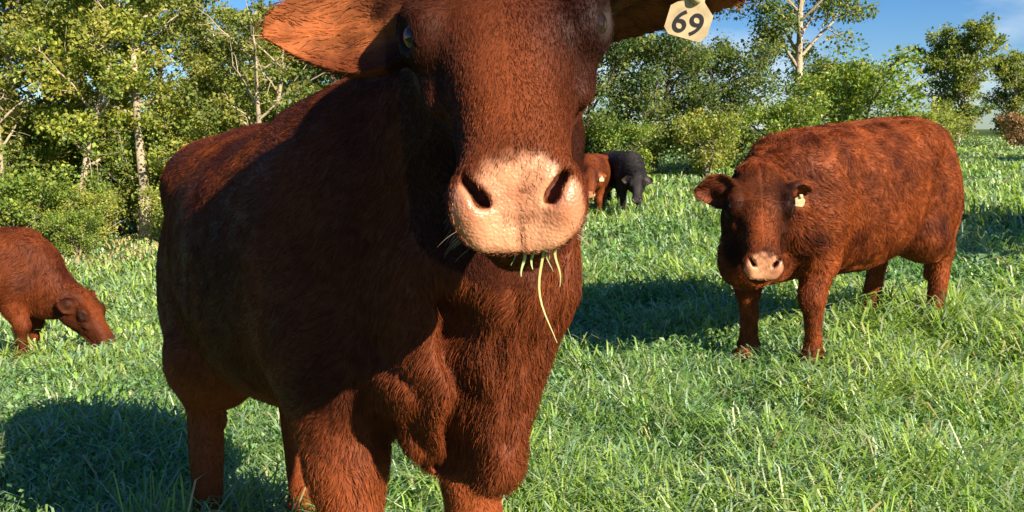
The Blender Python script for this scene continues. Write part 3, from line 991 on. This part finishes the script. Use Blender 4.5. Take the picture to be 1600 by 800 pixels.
    # eye sockets, nostrils, mouth line
    for s in (-1, 1):
        ev = nrm((0.30, s * 0.84, 0.46))                                            # where the eye looks, head frame
        ec = np.array(EYE_C) * np.array([1, s, 1])
        ea = nrm(np.cross(ev, np.cross((1, 0, -0.25), ev))); eb = np.cross(ev, ea)
        EM = np.stack([HM.T @ ea, HM.T @ eb, HM.T @ ev])
        F.ell(H(ec), EM, (0.045, 0.039, 0.0320), 0.022)                              # lids over the eyeball
        F.ell(H(ec + ev * 0.036), EM, (0.0320, 0.0175, 0.020), 0.004, cut=True)
        nd = nrm(HM[0] * 0.72 + HM[2] * 0.69)            # pad normal
        n1 = nrm(np.cross(HM[1], nd))                    # up along the pad
        if n1 @ HM[2] < 0: n1 = -n1
        lng = nrm(n1 * 0.78 + HM[1] * s * 0.62); wid = np.cross(nd, lng)
        c = H((0.460, s * 0.048, -0.030))
        F.ell(c - nd * 0.004, np.stack([lng, wid, nd]), (0.026, 0.0068, 0.022), 0.007, cut=True)
        c2 = c - lng * 0.016 + HM[1] * s * 0.004
        F.ell(c2, np.stack([lng, wid, nd]), (0.010, 0.0080, 0.016), 0.007, cut=True)
    cs = np.array([H(p) for p in ((0.30, 0.12, -0.2), (0.30, -0.12, -0.2), (0.55, 0.12, 0), (0.55, -0.12, 0), (0.30, 0, 0.05), (0.55, 0, -0.2))])
    sl, X, Y, Z = F.win(cs.min(0) - 0.02, cs.max(0) + 0.02)
    px, py, pz = X - hp[0], Y - hp[1], Z - hp[2]
    u = px * HM[0, 0] + py * HM[0, 1] + pz * HM[0, 2]
    v = px * HM[1, 0] + py * HM[1, 1] + pz * HM[1, 2]
    w = px * HM[2, 0] + py * HM[2, 1] + pz * HM[2, 2]
    ml = w + 0.100 - 0.10 * v * v / 0.005 * 0.10 + (u - 0.5) * 0.06
    F.d[sl] += (0.016 * np.exp(-(ml / 0.0075) ** 2) * np.clip((u - 0.36) / 0.04, 0, 1)).astype(np.float32)
    # philtrum between the nostrils
    F.d[sl] += (0.0025 * np.exp(-(v / 0.004) ** 2) * np.clip((u - 0.46) / 0.03, 0, 1) * (w > -0.10)).astype(np.float32)

    V, Q = F.mesh()
    V = relax(V, Q, 2, 0.45)
    Nn, fa = vnormals(V, Q)
    # keep the one connected surface that matters (faces are all quads)
    # ---- soft relief: ribs, muscle and coat waves, folds
    amp = spec.get('relief', 1.0)
    h1 = fbm(V * np.array([4, 4, 4.0]), 31, 2) - 0.5
    h2 = fbm(V * 16.0, 37, 2) - 0.5
    hl_ = (V - hp) @ HM.T
    inhead = np.clip((hl_[:, 0] + 0.02) / 0.08, 0, 1) * (hl_[:, 0] < 0.6) * (np.abs(hl_[:, 1]) < 0.17) * (hl_[:, 2] > -0.32) * (hl_[:, 2] < 0.1)
    V = V + Nn * (amp * (0.014 * h1 * (1 - inhead) + 0.0055 * h2 * (1 - 0.8 * inhead)))[:, None]
    Nn, fa = vnormals(V, Q)
    hl_ = (V - hp) @ HM.T
    # ---- colours
    base = np.array(spec['coat'])
    warm = np.array(spec['coat_warm'])
    nz = np.clip(0.5 + spec.get('patch', 1.6) * (fbm(V * spec.get('patch_scale', 5.0), 41, 3) - 0.5), 0, 1)[:, None]
    col = base * (1 - nz) + warm * nz
    col = col * (0.85 + 0.3 * value_noise(V * 40, 43))[:, None]
    u, v, w = hl_[:, 0], hl_[:, 1], hl_[:, 2]
    hm = (inhead > 0.5)
    q = (u - 0.430) * 0.72 + (w - 0.004) * 0.69
    edge = 0.012 * (fbm(V * 60, 47, 2) - 0.5)
    mln = w + 0.100 - 0.10 * v * v / 0.005 * 0.10 + (u - 0.5) * 0.06
    pad = hm * np.clip((q + 0.009 + edge) / 0.010, 0, 1) * np.clip((mln + 0.002) / 0.006, 0, 1) * np.clip((0.082 - np.abs(v) + edge) / 0.008, 0, 1)
    # coat pattern with face shading painted in: dark eye sockets and cheeks, nose highlight
    for s in (-1, 1):
        dk = np.linalg.norm((hl_ - np.array([0.185, s * 0.125, -0.03])) / np.array([0.085, 0.055, 0.07]), axis=1)
        col = col * (1 - 0.62 * np.clip(1.35 - dk, 0, 1) * inhead)[:, None]
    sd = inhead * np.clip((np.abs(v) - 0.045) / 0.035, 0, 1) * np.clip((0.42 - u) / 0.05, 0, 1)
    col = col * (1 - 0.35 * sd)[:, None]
    col = col * (1 - spec.get('head_dark', 0.0) * inhead)[:, None]
    br = inhead * np.exp(-(v / 0.045) ** 2) * np.clip((u - 0.16) / 0.1, 0, 1) * np.clip((0.42 - u) / 0.06, 0, 1) * (w > -0.09)
    col = col * (1 - 0.5 * br[:, None]) + warm * 1.35 * 0.5 * br[:, None]
    pad = pad[:, None]
    pinkn = np.clip(0.35 + 2.2 * (fbm(V * 38, 53, 3) - 0.5) + 0.6 * np.clip((np.abs(v) - 0.04) / 0.035, 0, 1) + 0.5 * np.clip((-0.02 - q) / -0.03 - 0.9, 0, 1) * 0, 0, 1)[:, None]
    pink = np.array(spec.get('pad', (0.50, 0.240, 0.122))) * (1 - pinkn) + np.array(spec.get('pad2', (0.38, 0.150, 0.076))) * pinkn
    col = col * (1 - pad) + pink * pad
    lw = np.clip((0.78 - V[:, 2]) / 0.25, 0, 1)[:, None] * (1 - pad) * spec.get('sunlit_legs', 0.0)
    col = col * (1 - lw) + warm * 1.7 * lw  # lower coat brightened to paint sunlight onto the legs
    wc = np.clip((V[:, 0] - 0.58) / 0.15, 0, 1)[:, None] * (1 - pad) * (1 - inhead)[:, None] * spec.get('sunlit_chest', 0.0)
    col = col * (1 - wc) + warm * 1.15 * wc  # front coat tinted brighter, sunlight on the chest put into the colour
    # mouth corner and lips darker skin, spread lower to paint the chin's shade; nostril linings
    lip = hm * np.exp(-((mln + 0.007) / 0.013) ** 2) * np.clip((u - 0.37) / 0.03, 0, 1)
    col = col * (1 - 0.75 * lip[:, None]) + np.array([0.035, 0.016, 0.012]) * 0.75 * lip[:, None]
    nost = np.zeros(len(V))
    eyer = np.zeros(len(V))
    for s in (-1, 1):
        c = np.array((0.460, s * 0.048, -0.030)) - np.array([0.72, 0, 0.69]) * 0.018
        dn = np.linalg.norm((hl_ - c) / np.array([0.016, 0.017, 0.016]), axis=1)
        nost = np.maximum(nost, np.clip(1.5 - dn, 0, 1))
        de = np.linalg.norm((hl_ - np.array(EYE_C) * np.array([1, s, 1]) - nrm((0.30, s * 0.84, 0.46)) * 0.028) / (np.array([0.034, 0.026, 0.025]) * spec.get('eye_s', 0.7)), axis=1)
        eyer = np.maximum(eyer, np.clip((1.2 - de) / 0.25, 0, 1))
    nost = (nost * hm)[:, None]; eyer = (eyer * hm)[:, None]
    col = col * (1 - nost) + np.array([0.10, 0.034, 0.022]) * nost
    col = col * (1 - 0.95 * eyer) + np.array([0.014, 0.007, 0.005]) * 0.95 * eyer
    # inner ears: thin hair over pink skin, orange painted in for light glowing through
    bare = np.clip(pad[:, 0] + nost[:, 0] + np.clip(eyer[:, 0] * 2.5 - 1.4, 0, 1), 0, 1)
    earm = np.zeros(len(V)); eard = np.zeros((len(V), 3))
    for b, e1, e2, e3, L in ears:
        r = V - b
        uu = (r @ e1) / L; vv = r @ e2; ww = r @ e3
        ine = (uu > 0.12) & (uu < 1.1) & (np.abs(vv) < 0.10) & (np.abs(ww) < 0.07)
        inner = ine * np.clip((Nn @ e3) * 2, 0, 1) * np.clip((uu - 0.15) / 0.15, 0, 1) * np.clip((0.07 - np.abs(vv)) / 0.03, 0, 1)
        icol = np.array(spec.get('ear_in', (0.27, 0.080, 0.024)))[None, :] * np.clip(0.75 + 2.6 * (fbm(V * 24, 83, 3) - 0.5), 0.25, 1.4)[:, None]
        col = col * (1 - 0.8 * inner[:, None]) + icol * 0.8 * inner[:, None]
        earm = np.maximum(earm, ine.astype(float))
        eard[ine] = e1 * 0.9 + 0.25 * np.sign(vv[ine])[:, None] * e2
    # hooves
    for ft in feet:
        g0 = ground_local(ft)
        hz = np.clip((0.062 - (V[:, 2] - g0)) / 0.012, 0, 1) * (np.hypot(V[:, 0] - ft[0], V[:, 1] - ft[1]) < 0.14)
        hz = hz[:, None]
        col = col * (1 - hz) + np.array([0.05, 0.035, 0.025]) * hz
        bare = np.maximum(bare, hz[:, 0])

    root = empty(spec['name'], O, yaw, sc)
    tag(root, spec['label'], 'cow', spec.get('group'))
    root['feet_xy'] = [list(map(float, p)) for p in feet]
    me = fast_mesh('body', V, Q.ravel(), np.full(len(Q), 4), M_SKIN, col)
    ra = me.attributes.new('wet', 'FLOAT', 'POINT'); ra.data.foreach_set('value', np.ascontiguousarray(pad[:, 0], np.float32))
    body = mobj('body', me, root)
    print(spec['name'], 'verts', len(V), 'grid', F.d.shape, round(time.time() - T0, 1))

    # eyes
    if spec.get('eyes', True):
        for s in (-1, 1):
            m = Tubes()
            c = H(np.array(EYE_C) * np.array([1, s, 1]))
            th = np.linspace(0.001, np.pi - 0.001, 14)
            m.tube(np.stack([0 * th, 0 * th, -np.cos(th)], 1) * spec.get('eye_r', 0.022) + c, np.sin(th) * spec.get('eye_r', 0.022), (0, 0, 0), 20)
            ob = mobj('eye', m.mesh('eye', M_EYE), root)

    # ---- coat hair
    nh = spec.get('hairs', 0)
    if nh:
        g = np.random.default_rng(spec.get('seed', 5))
        wgt = fa * (1 - bare[Q].mean(1)) * (1 + 2.2 * inhead[Q].mean(1)) * (1 - 0.72 * earm[Q].mean(1))
        # legs below the knee need less
        pick = np.searchsorted(np.cumsum(wgt) / wgt.sum(), g.random(nh))
        a, b = g.random((2, nh, 1))
        q = Q[np.clip(pick, 0, len(Q) - 1)]
        bl = lambda A: (A[q[:, 0]] * (1 - a) + A[q[:, 1]] * a) * (1 - b) + (A[q[:, 3]] * (1 - a) + A[q[:, 2]] * a) * b
        P = bl(V); N = bl(Nn); C = bl(col); N /= np.linalg.norm(N, axis=1)[:, None] + 1e-9
        ih = bl(inhead[:, None])[:, 0]; ie = bl(earm[:, None])[:, 0]
        hq = (P - hp) @ HM.T
        # lie of the coat: backwards and down on trunk, down on legs, along the face on the head, out along the ears
        flow = np.tile(np.array([-0.75, 0, -0.65]), (nh, 1))
        leg = np.clip((0.62 - P[:, 2]) / 0.1, 0, 1)[:, None]
        flow = flow * (1 - leg) + np.array([0.0, 0, -1.0]) * leg
        chest = np.clip((P[:, 0] - 0.45) / 0.2, 0, 1)[:, None] * (1 - leg)
        flow = flow * (1 - chest) + np.array([-0.25, 0, -1.0]) * chest
        fdir = np.where((hq[:, 0] > 0.19)[:, None], HM[0] * 0.9 + HM[1] * np.sign(hq[:, 1])[:, None] * 0.25, HM[0] * 0.35 - HM[2] * 0.3 + HM[1] * np.sign(hq[:, 1])[:, None] * 0.8)
        flow = flow * (1 - ih[:, None]) + fdir * ih[:, None]
        er = ie > 0.5
        if er.any():
            flow[er] = bl(eard)[er]
        cur = spec.get('curl', 0.5)
        sw = np.stack([fbm(P * 9.0, 61 + i, 2) - 0.5 for i in range(3)], 1) * 2.4 + np.stack([fbm(P * 34.0, 71 + i, 1) - 0.5 for i in range(3)], 1) * 1.6
        flow = flow / (np.linalg.norm(flow, axis=1)[:, None] + 1e-9) + cur * sw * (1 - 0.55 * ih[:, None]) + g.normal(size=(nh, 3)) * 0.16
        t = flow - N * np.sum(flow * N, 1)[:, None]
        t /= np.linalg.norm(t, axis=1)[:, None] + 1e-9
        ln = spec['hair_len'] * (0.55 + 0.8 * g.random(nh)) * (1 - 0.52 * ih) * (1 - 0.3 * leg[:, 0]) * (1 + spec.get('ear_hair', -0.35) * ie) * (1 + 0.25 * chest[:, 0] * (1 - ih))
        ln = ln[:, None]
        lift = (spec.get('lift', 0.35) * (0.5 + g.random(nh)))[:, None]
        p1 = P + (t * 0.30 + N * lift * 0.42) * ln
        p2 = P + (t * 0.64 + N * lift * 0.60 + cur * 0.10 * sw) * ln
        p3 = P + (t * 0.98 + N * lift * 0.50 + cur * 0.22 * sw) * ln
        pts = np.stack([P - N * 0.001, p1, p2, p3], 1).reshape(-1, 3)
        r0 = spec['hair_r'] * (0.7 + 0.6 * g.random(nh)) * (1 - 0.35 * ih)
        rad = np.stack([r0, r0 * 0.95, r0 * 0.7, r0 * 0.15], 1).ravel()
        tone = (0.62 + 0.85 * g.random((nh, 1)) ** 1.4)
        hcol = C * tone
        hcol = hcol * np.where(g.random((nh, 1)) < 0.12, np.array([1.9, 1.75, 1.6]), 1.0)
        cu = bpy.data.hair_curves.new('coat_hair')
        cu.add_curves([4] * nh)
        cu.points.foreach_set('position', pts.astype(np.float32).ravel())
        ra = cu.attributes.get('radius') or cu.attributes.new('radius', 'FLOAT', 'POINT')
        ra.data.foreach_set('value', rad.astype(np.float32))
        ca = cu.attributes.new('col', 'FLOAT_COLOR', 'CURVE')
        c4 = np.ones((nh, 4), np.float32); c4[:, :3] = hcol
        ca.data.foreach_set('color', c4.ravel())
        cu.materials.append(M_COAT)
        hob = bpy.data.objects.new('coat_hair', cu)
        link(hob, root)
    return root, H, HM, ears, hp


def ear_tag(root, ear, s_along, across, size, text=None, droop=None, face=None):
    """plastic ear tag: a pentagon-headed plate with a rim, a stud and printed digits"""
    b, e1, e2, e3, L = ear
    c = b + e1 * L * s_along + e2 * across + e3 * 0.022
    upv = nrm(droop if droop is not None else e2)
    nf = np.asarray(face if face is not None else e3, float)
    n = nrm(nf - upv * (nf @ upv)); rt = np.cross(upv, n)
    # outline (width, height) hanging below the stud
    o = np.array([(-0.16, 0.50), (0.16, 0.50), (0.22, 0.30), (0.50, 0.08), (0.50, -0.34), (0.36, -0.50), (-0.36, -0.50), (-0.50, -0.38), (-0.50, 0.08), (-0.22, 0.30)]) * np.array([size * 0.92, size])
    o = o - np.array([0, size * 0.36])
    m = len(o)
    th = 0.0022
    fr = np.array([c + rt * p[0] + upv * p[1] + n * th for p in o]); bk = np.array([c + rt * p[0] + upv * p[1] - n * th for p in o])
    V = np.concatenate([fr, bk])
    f = list(range(m)) + list(range(2 * m - 1, m - 1, -1))
    sizes = [m, m]
    for i in range(m):
        j = (i + 1) % m
        f += [i, i + m, j + m, j]; sizes.append(4)
    me = fast_mesh('ear_tag', V, np.array(f), np.array(sizes), M_TAG, smooth=False)
    t = mobj('ear_tag', me, root)
    st = Tubes()
    th_ = np.linspace(0, np.pi, 8)
    st.tube(np.stack([0 * th_, 0 * th_, 0 * th_], 1) + c + n * 0.004 + np.outer(-np.cos(th_), n) * 0.006, np.sin(th_) * 0.009 + 0.0005, (0, 0, 0), 12)
    mobj('stud', st.mesh('stud', M_TAG), t)
    if text:
        cu = bpy.data.curves.new('number', 'FONT')
        cu.body = text; cu.size = size * 0.66; cu.align_x = 'CENTER'; cu.align_y = 'CENTER'; cu.extrude = 0.0004; cu.offset = 0.0003
        tmp = bpy.data.objects.new('number_tmp', cu)
        COL.objects.link(tmp)
        dg = bpy.context.evaluated_depsgraph_get()
        tm = bpy.data.meshes.new_from_object(tmp.evaluated_get(dg))
        COL.objects.unlink(tmp); bpy.data.objects.remove(tmp)
        tm.materials.clear(); tm.materials.append(M_INK)
        po = c + upv * (-size * 0.56) + n * (th + 0.0006)
        M4 = Matrix([[rt[0], upv[0], n[0], po[0]], [rt[1], upv[1], n[1], po[1]], [rt[2], upv[2], n[2], po[2]], [0, 0, 0, 1]])
        tm.transform(M4)
        tm.name = 'number'
        mobj('number', tm, t)
    return t


# ------------------------------------------------------------------ the cattle
RED = (0.030, 0.0068, 0.0032); REDW = (0.125, 0.030, 0.0082)

main = make_cow(dict(
    name='red_cow', label='big red brown cow facing forward with number tag and grass hanging from its mouth', seed=1,
    x=-0.44, y=2.05, yaw=math.atan2(-0.857, 0.515), tilt=0.04, trunk_z=0.93, top=0.04, withers=0.06, deep=-0.045, tail=-0.09, sunlit_legs=0.8, eye_s=0.86, leg_r=0.78, eye_r=0.0265, ear_fold=0.014, ear_hair=-0.1, sunlit_chest=0.55, ear_w=0.078,
    poll=(-0.02, 1.33, 1.495), poll_world=True, head_axis=(0.05, -0.70, -0.715), roll=6,
    feet=[(0.69, -0.175), (0.36, 0.19), (-0.60, -0.16), (-0.50, 0.10)],
    keel=[((0.76, 0.05, 1.22), (0.81, 0.035, 1.00), 0.120, 0.095, 0.04), ((0.81, 0.035, 1.00), (0.81, -0.01, 0.72), 0.090, 0.045, 0.03),
          ((0.81, -0.01, 0.715), (0.64, -0.005, 0.735), 0.048, 0.065, 0.04), ((0.64, -0.005, 0.735), (0.40, 0.0, 0.77), 0.065, 0.08, 0.04),
          ((0.74, -0.035, 0.84), (0.70, -0.035, 0.74), 0.085, 0.078, 0.035), ((0.72, -0.03, 1.02), (0.70, -0.045, 0.84), 0.095, 0.095, 0.06)],
    grooves=[(-0.075, 0.97, -0.055, 0.70, 0.034, 0.017), (0.03, 1.02, -0.015, 0.76, 0.009, 0.011), (0.065, 1.05, 0.02, 0.80, 0.012, 0.012), (-0.015, 1.0, -0.035, 0.80, 0.007, 0.010), (-0.14, 0.90, -0.085, 0.70, 0.012, 0.014)],
    ears=[((-0.02, -1.0, -0.10), (0.45, -0.1, 0.9), 0.26), ((-0.10, 1.0, -0.06), (0.95, 0.0, -0.35), 0.27)],
    coat=RED, coat_warm=REDW, fine=0.0045, coarse=0.010, hairs=330000, hair_len=0.015, hair_r=0.00036, curl=0.5, lift=0.30))
def to_local(cow, w):
    a = -cow[0].rotation_euler.z
    return np.array([w[0] * math.cos(a) - w[1] * math.sin(a), w[0] * math.sin(a) + w[1] * math.cos(a), w[2]])


ear_tag(main[0], main[3][1], 0.66, 0.012, 0.068, '69', droop=to_local(main, (0.26, -0.25, 1.0)), face=to_local(main, (-0.12, -1.0, -0.1)))

right = make_cow(dict(
    name='red_cow', label='shaggy red cow with lowered head standing side on in the pasture on the right', seed=2,
    x=1.76, y=4.72, yaw=math.atan2(-0.60, -0.80), scale=1.08, tilt=-0.055, trunk_z=0.875, fat=0.96, deep=0.06, head_dark=0.45, top=0.01, withers=-0.03,
    poll=(1.13, 4.10, 1.08), poll_world=True, head_axis=(-0.04, -0.34, -0.41), roll=-3,
    feet=[(0.50, -0.16), (0.46, 0.17), (-0.56, -0.17), (-0.62, 0.17)],
    keel=[((0.70, 0.0, 0.75), (0.72, 0.0, 0.56), 0.13, 0.11, 0.07), ((0.72, 0.0, 0.56), (0.45, 0.0, 0.56), 0.11, 0.11, 0.07)],
    ear_in=(0.13, 0.030, 0.010), ear_hair=0.0,
    ears=[((0.0, -1.0, -0.04), (0.7, 0, 0.6), 0.17), ((-0.3, 0.9, -0.10), (0.9, 0.3, -0.1), 0.15)],
    coat=(0.060, 0.0125, 0.0042), patch=1.7, patch_scale=9.0, coat_warm=(0.225, 0.052, 0.0115), fine=0.008, coarse=0.014, hairs=130000, hair_len=0.026, hair_r=0.0007, curl=1.0, lift=0.32, relief=1.2))
ear_tag(right[0], right[3][1], 0.65, -0.02, 0.052, droop=to_local(right, (0.15, -0.2, 1.0)), face=to_local(right, (0.1, -1.0, 0.1)))

grazer = make_cow(dict(
    name='red_cow', label='red calf grazing with its head down in front of the left wood', seed=3,
    x=-4.26, y=6.9, yaw=R(-6), scale=1.0, tilt=0.0, trunk_z=0.90, neck_h=1.42, neck_w=1.2, pad=(0.06, 0.03, 0.02), pad2=(0.04, 0.02, 0.015),
    poll=(-3.36, 6.80, 0.04), poll_world=True, head_axis=(0.27, -0.05, -0.38), roll=0,
    feet=[(0.50, -0.15), (0.40, 0.15), (-0.56, -0.17), (-0.64, 0.15)],
    keel=[((0.60, 0.0, 0.75), (0.55, 0.0, 0.62), 0.10, 0.09, 0.07)],
    ear_in=(0.05, 0.014, 0.006),
    ears=[((-0.7, -0.7, -0.1), (0.2, -0.9, 0.3), 0.14), ((-0.7, 0.7, -0.1), (0.2, 0.9, 0.3), 0.14)],
    coat=(0.040, 0.0090, 0.0035), coat_warm=(0.130, 0.030, 0.0075), fine=0.010, coarse=0.016, hairs=50000, hair_len=0.035, hair_r=0.001, curl=0.7, lift=0.3))

far_red = make_cow(dict(
    name='red_cow', label='small distant red cow with a pale ear tag beside the black cow', seed=4,
    x=1.10, y=12.2, yaw=R(-100), scale=0.80, tilt=0.0, trunk_z=0.90,
    poll=(0.92, 0.05, 0.98), head_axis=(-0.05, -0.6, -0.75), roll=0,
    feet=[(0.50, -0.15), (0.42, 0.15), (-0.56, -0.17), (-0.64, 0.15)],
    keel=[((0.65, 0.0, 0.8), (0.60, 0.0, 0.62), 0.11, 0.09, 0.07)],
    ears=[((0, -1, 0), (0.5, 0, 0.9), 0.17), ((0, 1, 0), (0.5, 0, 0.9), 0.17)],
    coat=(0.050, 0.0110, 0.0040), coat_warm=(0.170, 0.040, 0.0095), fine=0.012, coarse=0.018, hairs=16000, hair_len=0.03, hair_r=0.0014, curl=0.8))
ear_tag(far_red[0], far_red[3][1], 0.5, -0.02, 0.085)

far_black = make_cow(dict(
    name='black_cow', label='black cow standing far off beside a small red cow', seed=5,
    x=1.55, y=12.4, yaw=R(-80), scale=0.80, tilt=0.0, trunk_z=0.90,
    poll=(0.95, -0.05, 0.85), head_axis=(-0.1, -0.55, -0.8), roll=0,
    feet=[(0.50, -0.15), (0.42, 0.15), (-0.56, -0.17), (-0.64, 0.15)],
    keel=[((0.65, 0.0, 0.75), (0.60, 0.0, 0.60), 0.11, 0.09, 0.07)],
    ears=[((0, -1, 0), (0.5, 0, 0.9), 0.17), ((0, 1, 0), (0.5, 0, 0.9), 0.17)],
    coat=(0.012, 0.011, 0.011), coat_warm=(0.03, 0.026, 0.024), pad=(0.06, 0.05, 0.05), pad2=(0.04, 0.035, 0.035), ear_in=(0.06, 0.04, 0.035), fine=0.012, coarse=0.018, hairs=16000, hair_len=0.03, hair_r=0.0014, curl=0.8))


def whiskers(cow, n, seed):
    """long pale feelers on the lips and chin"""
    g = np.random.default_rng(seed)
    r, H, HM = cow[0], cow[1], cow[2]
    P = []
    for i in range(n):
        s = -1 if g.random() < 0.5 else 1
        u = 0.40 + 0.10 * g.random(); w = -0.05 - 0.09 * g.random()
        a = np.array([u, s * (0.062 + 0.012 * g.random()), w]); d = nrm((0.25 + 0.3 * g.random(), s * (0.8 + 0.4 * g.random()), -0.3 - 0.5 * g.random()))
        L = 0.012 + 0.02 * g.random()
        for t in (0, 0.35, 0.7, 1.0):
            P.append(H(a + d * L * t + np.array([0.1, 0, -0.25]) * L * t * t))
    cu = bpy.data.hair_curves.new('whiskers')
    cu.add_curves([4] * n)
    cu.points.foreach_set('position', np.array(P, np.float32).ravel())
    ra = cu.attributes.get('radius') or cu.attributes.new('radius', 'FLOAT', 'POINT')
    ra.data.foreach_set('value', np.tile(np.array([2.2, 2.0, 1.5, 0.5], np.float32) * 1e-4, n))
    ca = cu.attributes.new('col', 'FLOAT_COLOR', 'CURVE')
    ca.data.foreach_set('color', np.tile(np.array([0.35, 0.26, 0.18, 1], np.float32), n))
    cu.materials.append(M_COAT)
    link(bpy.data.objects.new('whiskers', cu), r)


whiskers(main, 60, 3)


def hoof_grass():
    g = np.random.default_rng(12)
    xs, ys = [], []
    for cow, n in ((main, 500), (right, 420), (grazer, 60), (far_red, 90), (far_black, 90)):
        r = cow[0]; c, s_ = math.cos(r.rotation_euler.z), math.sin(r.rotation_euler.z)
        for fx, fy in [tuple(p) for p in r['feet_xy']]:
            px = r.location.x + (fx * c - fy * s_) * r.scale[0]; py = r.location.y + (fx * s_ + fy * c) * r.scale[0]
            rr = 0.05 + 0.20 * g.random(n); aa = g.random(n) * 6.2832
            xs.append(px + rr * np.cos(aa)); ys.append(py + rr * np.sin(aa))
            del px, py
        del r['feet_xy']
    x = np.concatenate(xs); y = np.concatenate(ys)
    v, f, sz, c = blades(len(x), 1, 2, 1.5, 1, 1.35, 0.0075, 9, at=(x, y))
    tag(mobj('hoof_grass', fast_mesh('hoof_grass', v, f, sz, M_GRASS, c)), 'taller grass round the hooves of the cattle', 'grass', kind='stuff')


hoof_grass()


# ------------------------------------------------------------------ grass in the mouth
def world_pt(cow, p):
    r = cow[0]
    return np.array((Matrix.Translation(r.location) @ Matrix.Rotation(r.rotation_euler.z, 4, 'Z')) @ Vector(cow[1](p) * r.scale[0]))


def stalk(side, length, dx, col, wd, label):
    a = world_pt(main, (0.455, side, -0.098)); b = world_pt(main, (0.500, side, -0.100))
    m = 12
    t = np.linspace(0, 1, m)[:, None]
    p = b + np.array([dx, -0.012, 0]) * t ** 1.3 * (length / 0.1) + np.array([0, 0, -length]) * t ** 1.15 + np.array([0.06 * length, 0, 0]) * np.sin(t * 5 + side * 90)
    pts = np.concatenate([a[None], (a * 0.5 + b * 0.5)[None] + 0.001, p])
    w = np.concatenate([[wd * 0.8, wd], wd * (1 - 0.8 * t[:, 0] ** 2)])
    sd = np.array([0.92, 0.38, 0.0]); nn = np.array([-0.38, 0.92, 0.0])
    L = pts - sd * w[:, None] * 0.5 + nn * w[:, None] * 0.15; Rr = pts + sd * w[:, None] * 0.5 + nn * w[:, None] * 0.15
    V = np.stack([L, pts, Rr], 1).reshape(-1, 3)
    n = len(pts); f = []
    for i in range(n - 1):
        k = i * 3
        f += [k, k + 1, k + 4, k + 3, k + 1, k + 2, k + 5, k + 4]
    me = fast_mesh('grass_stalk', V, np.array(f), np.full((n - 1) * 2, 4), M_GRASS, np.tile(np.array(col), (len(V), 1)))
    tag(mobj('grass_stalk', me), label, 'grass stalk', 'grass stalks in the mouth of the big cow')


stalk(0.004, 0.030, -0.006, (0.42, 0.46, 0.20), 0.0045, 'short pale grass stalk hanging from the mouth, on the nose centre line')
stalk(0.014, 0.022, 0.003, (0.40, 0.48, 0.18), 0.0040, 'stubby green grass blade in the mouth between the longer stalks')
stalk(0.022, 0.110, 0.016, (0.45, 0.42, 0.14), 0.0035, 'longest straw coloured grass stalk hanging from the mouth')
stalk(0.044, 0.045, 0.004, (0.34, 0.36, 0.10), 0.0035, 'thin green grass blade at the mouth corner beside the long straw')
for sd, ln, dx in ((-0.006, 0.016, -0.03), (0.031, 0.026, 0.025), (0.036, 0.012, -0.02)):
    stalk(sd, ln, dx, (0.20, 0.26, 0.08), 0.0022, 'tiny green grass scrap caught between the lips of the big cow')
print('done', round(time.time() - T0, 1))
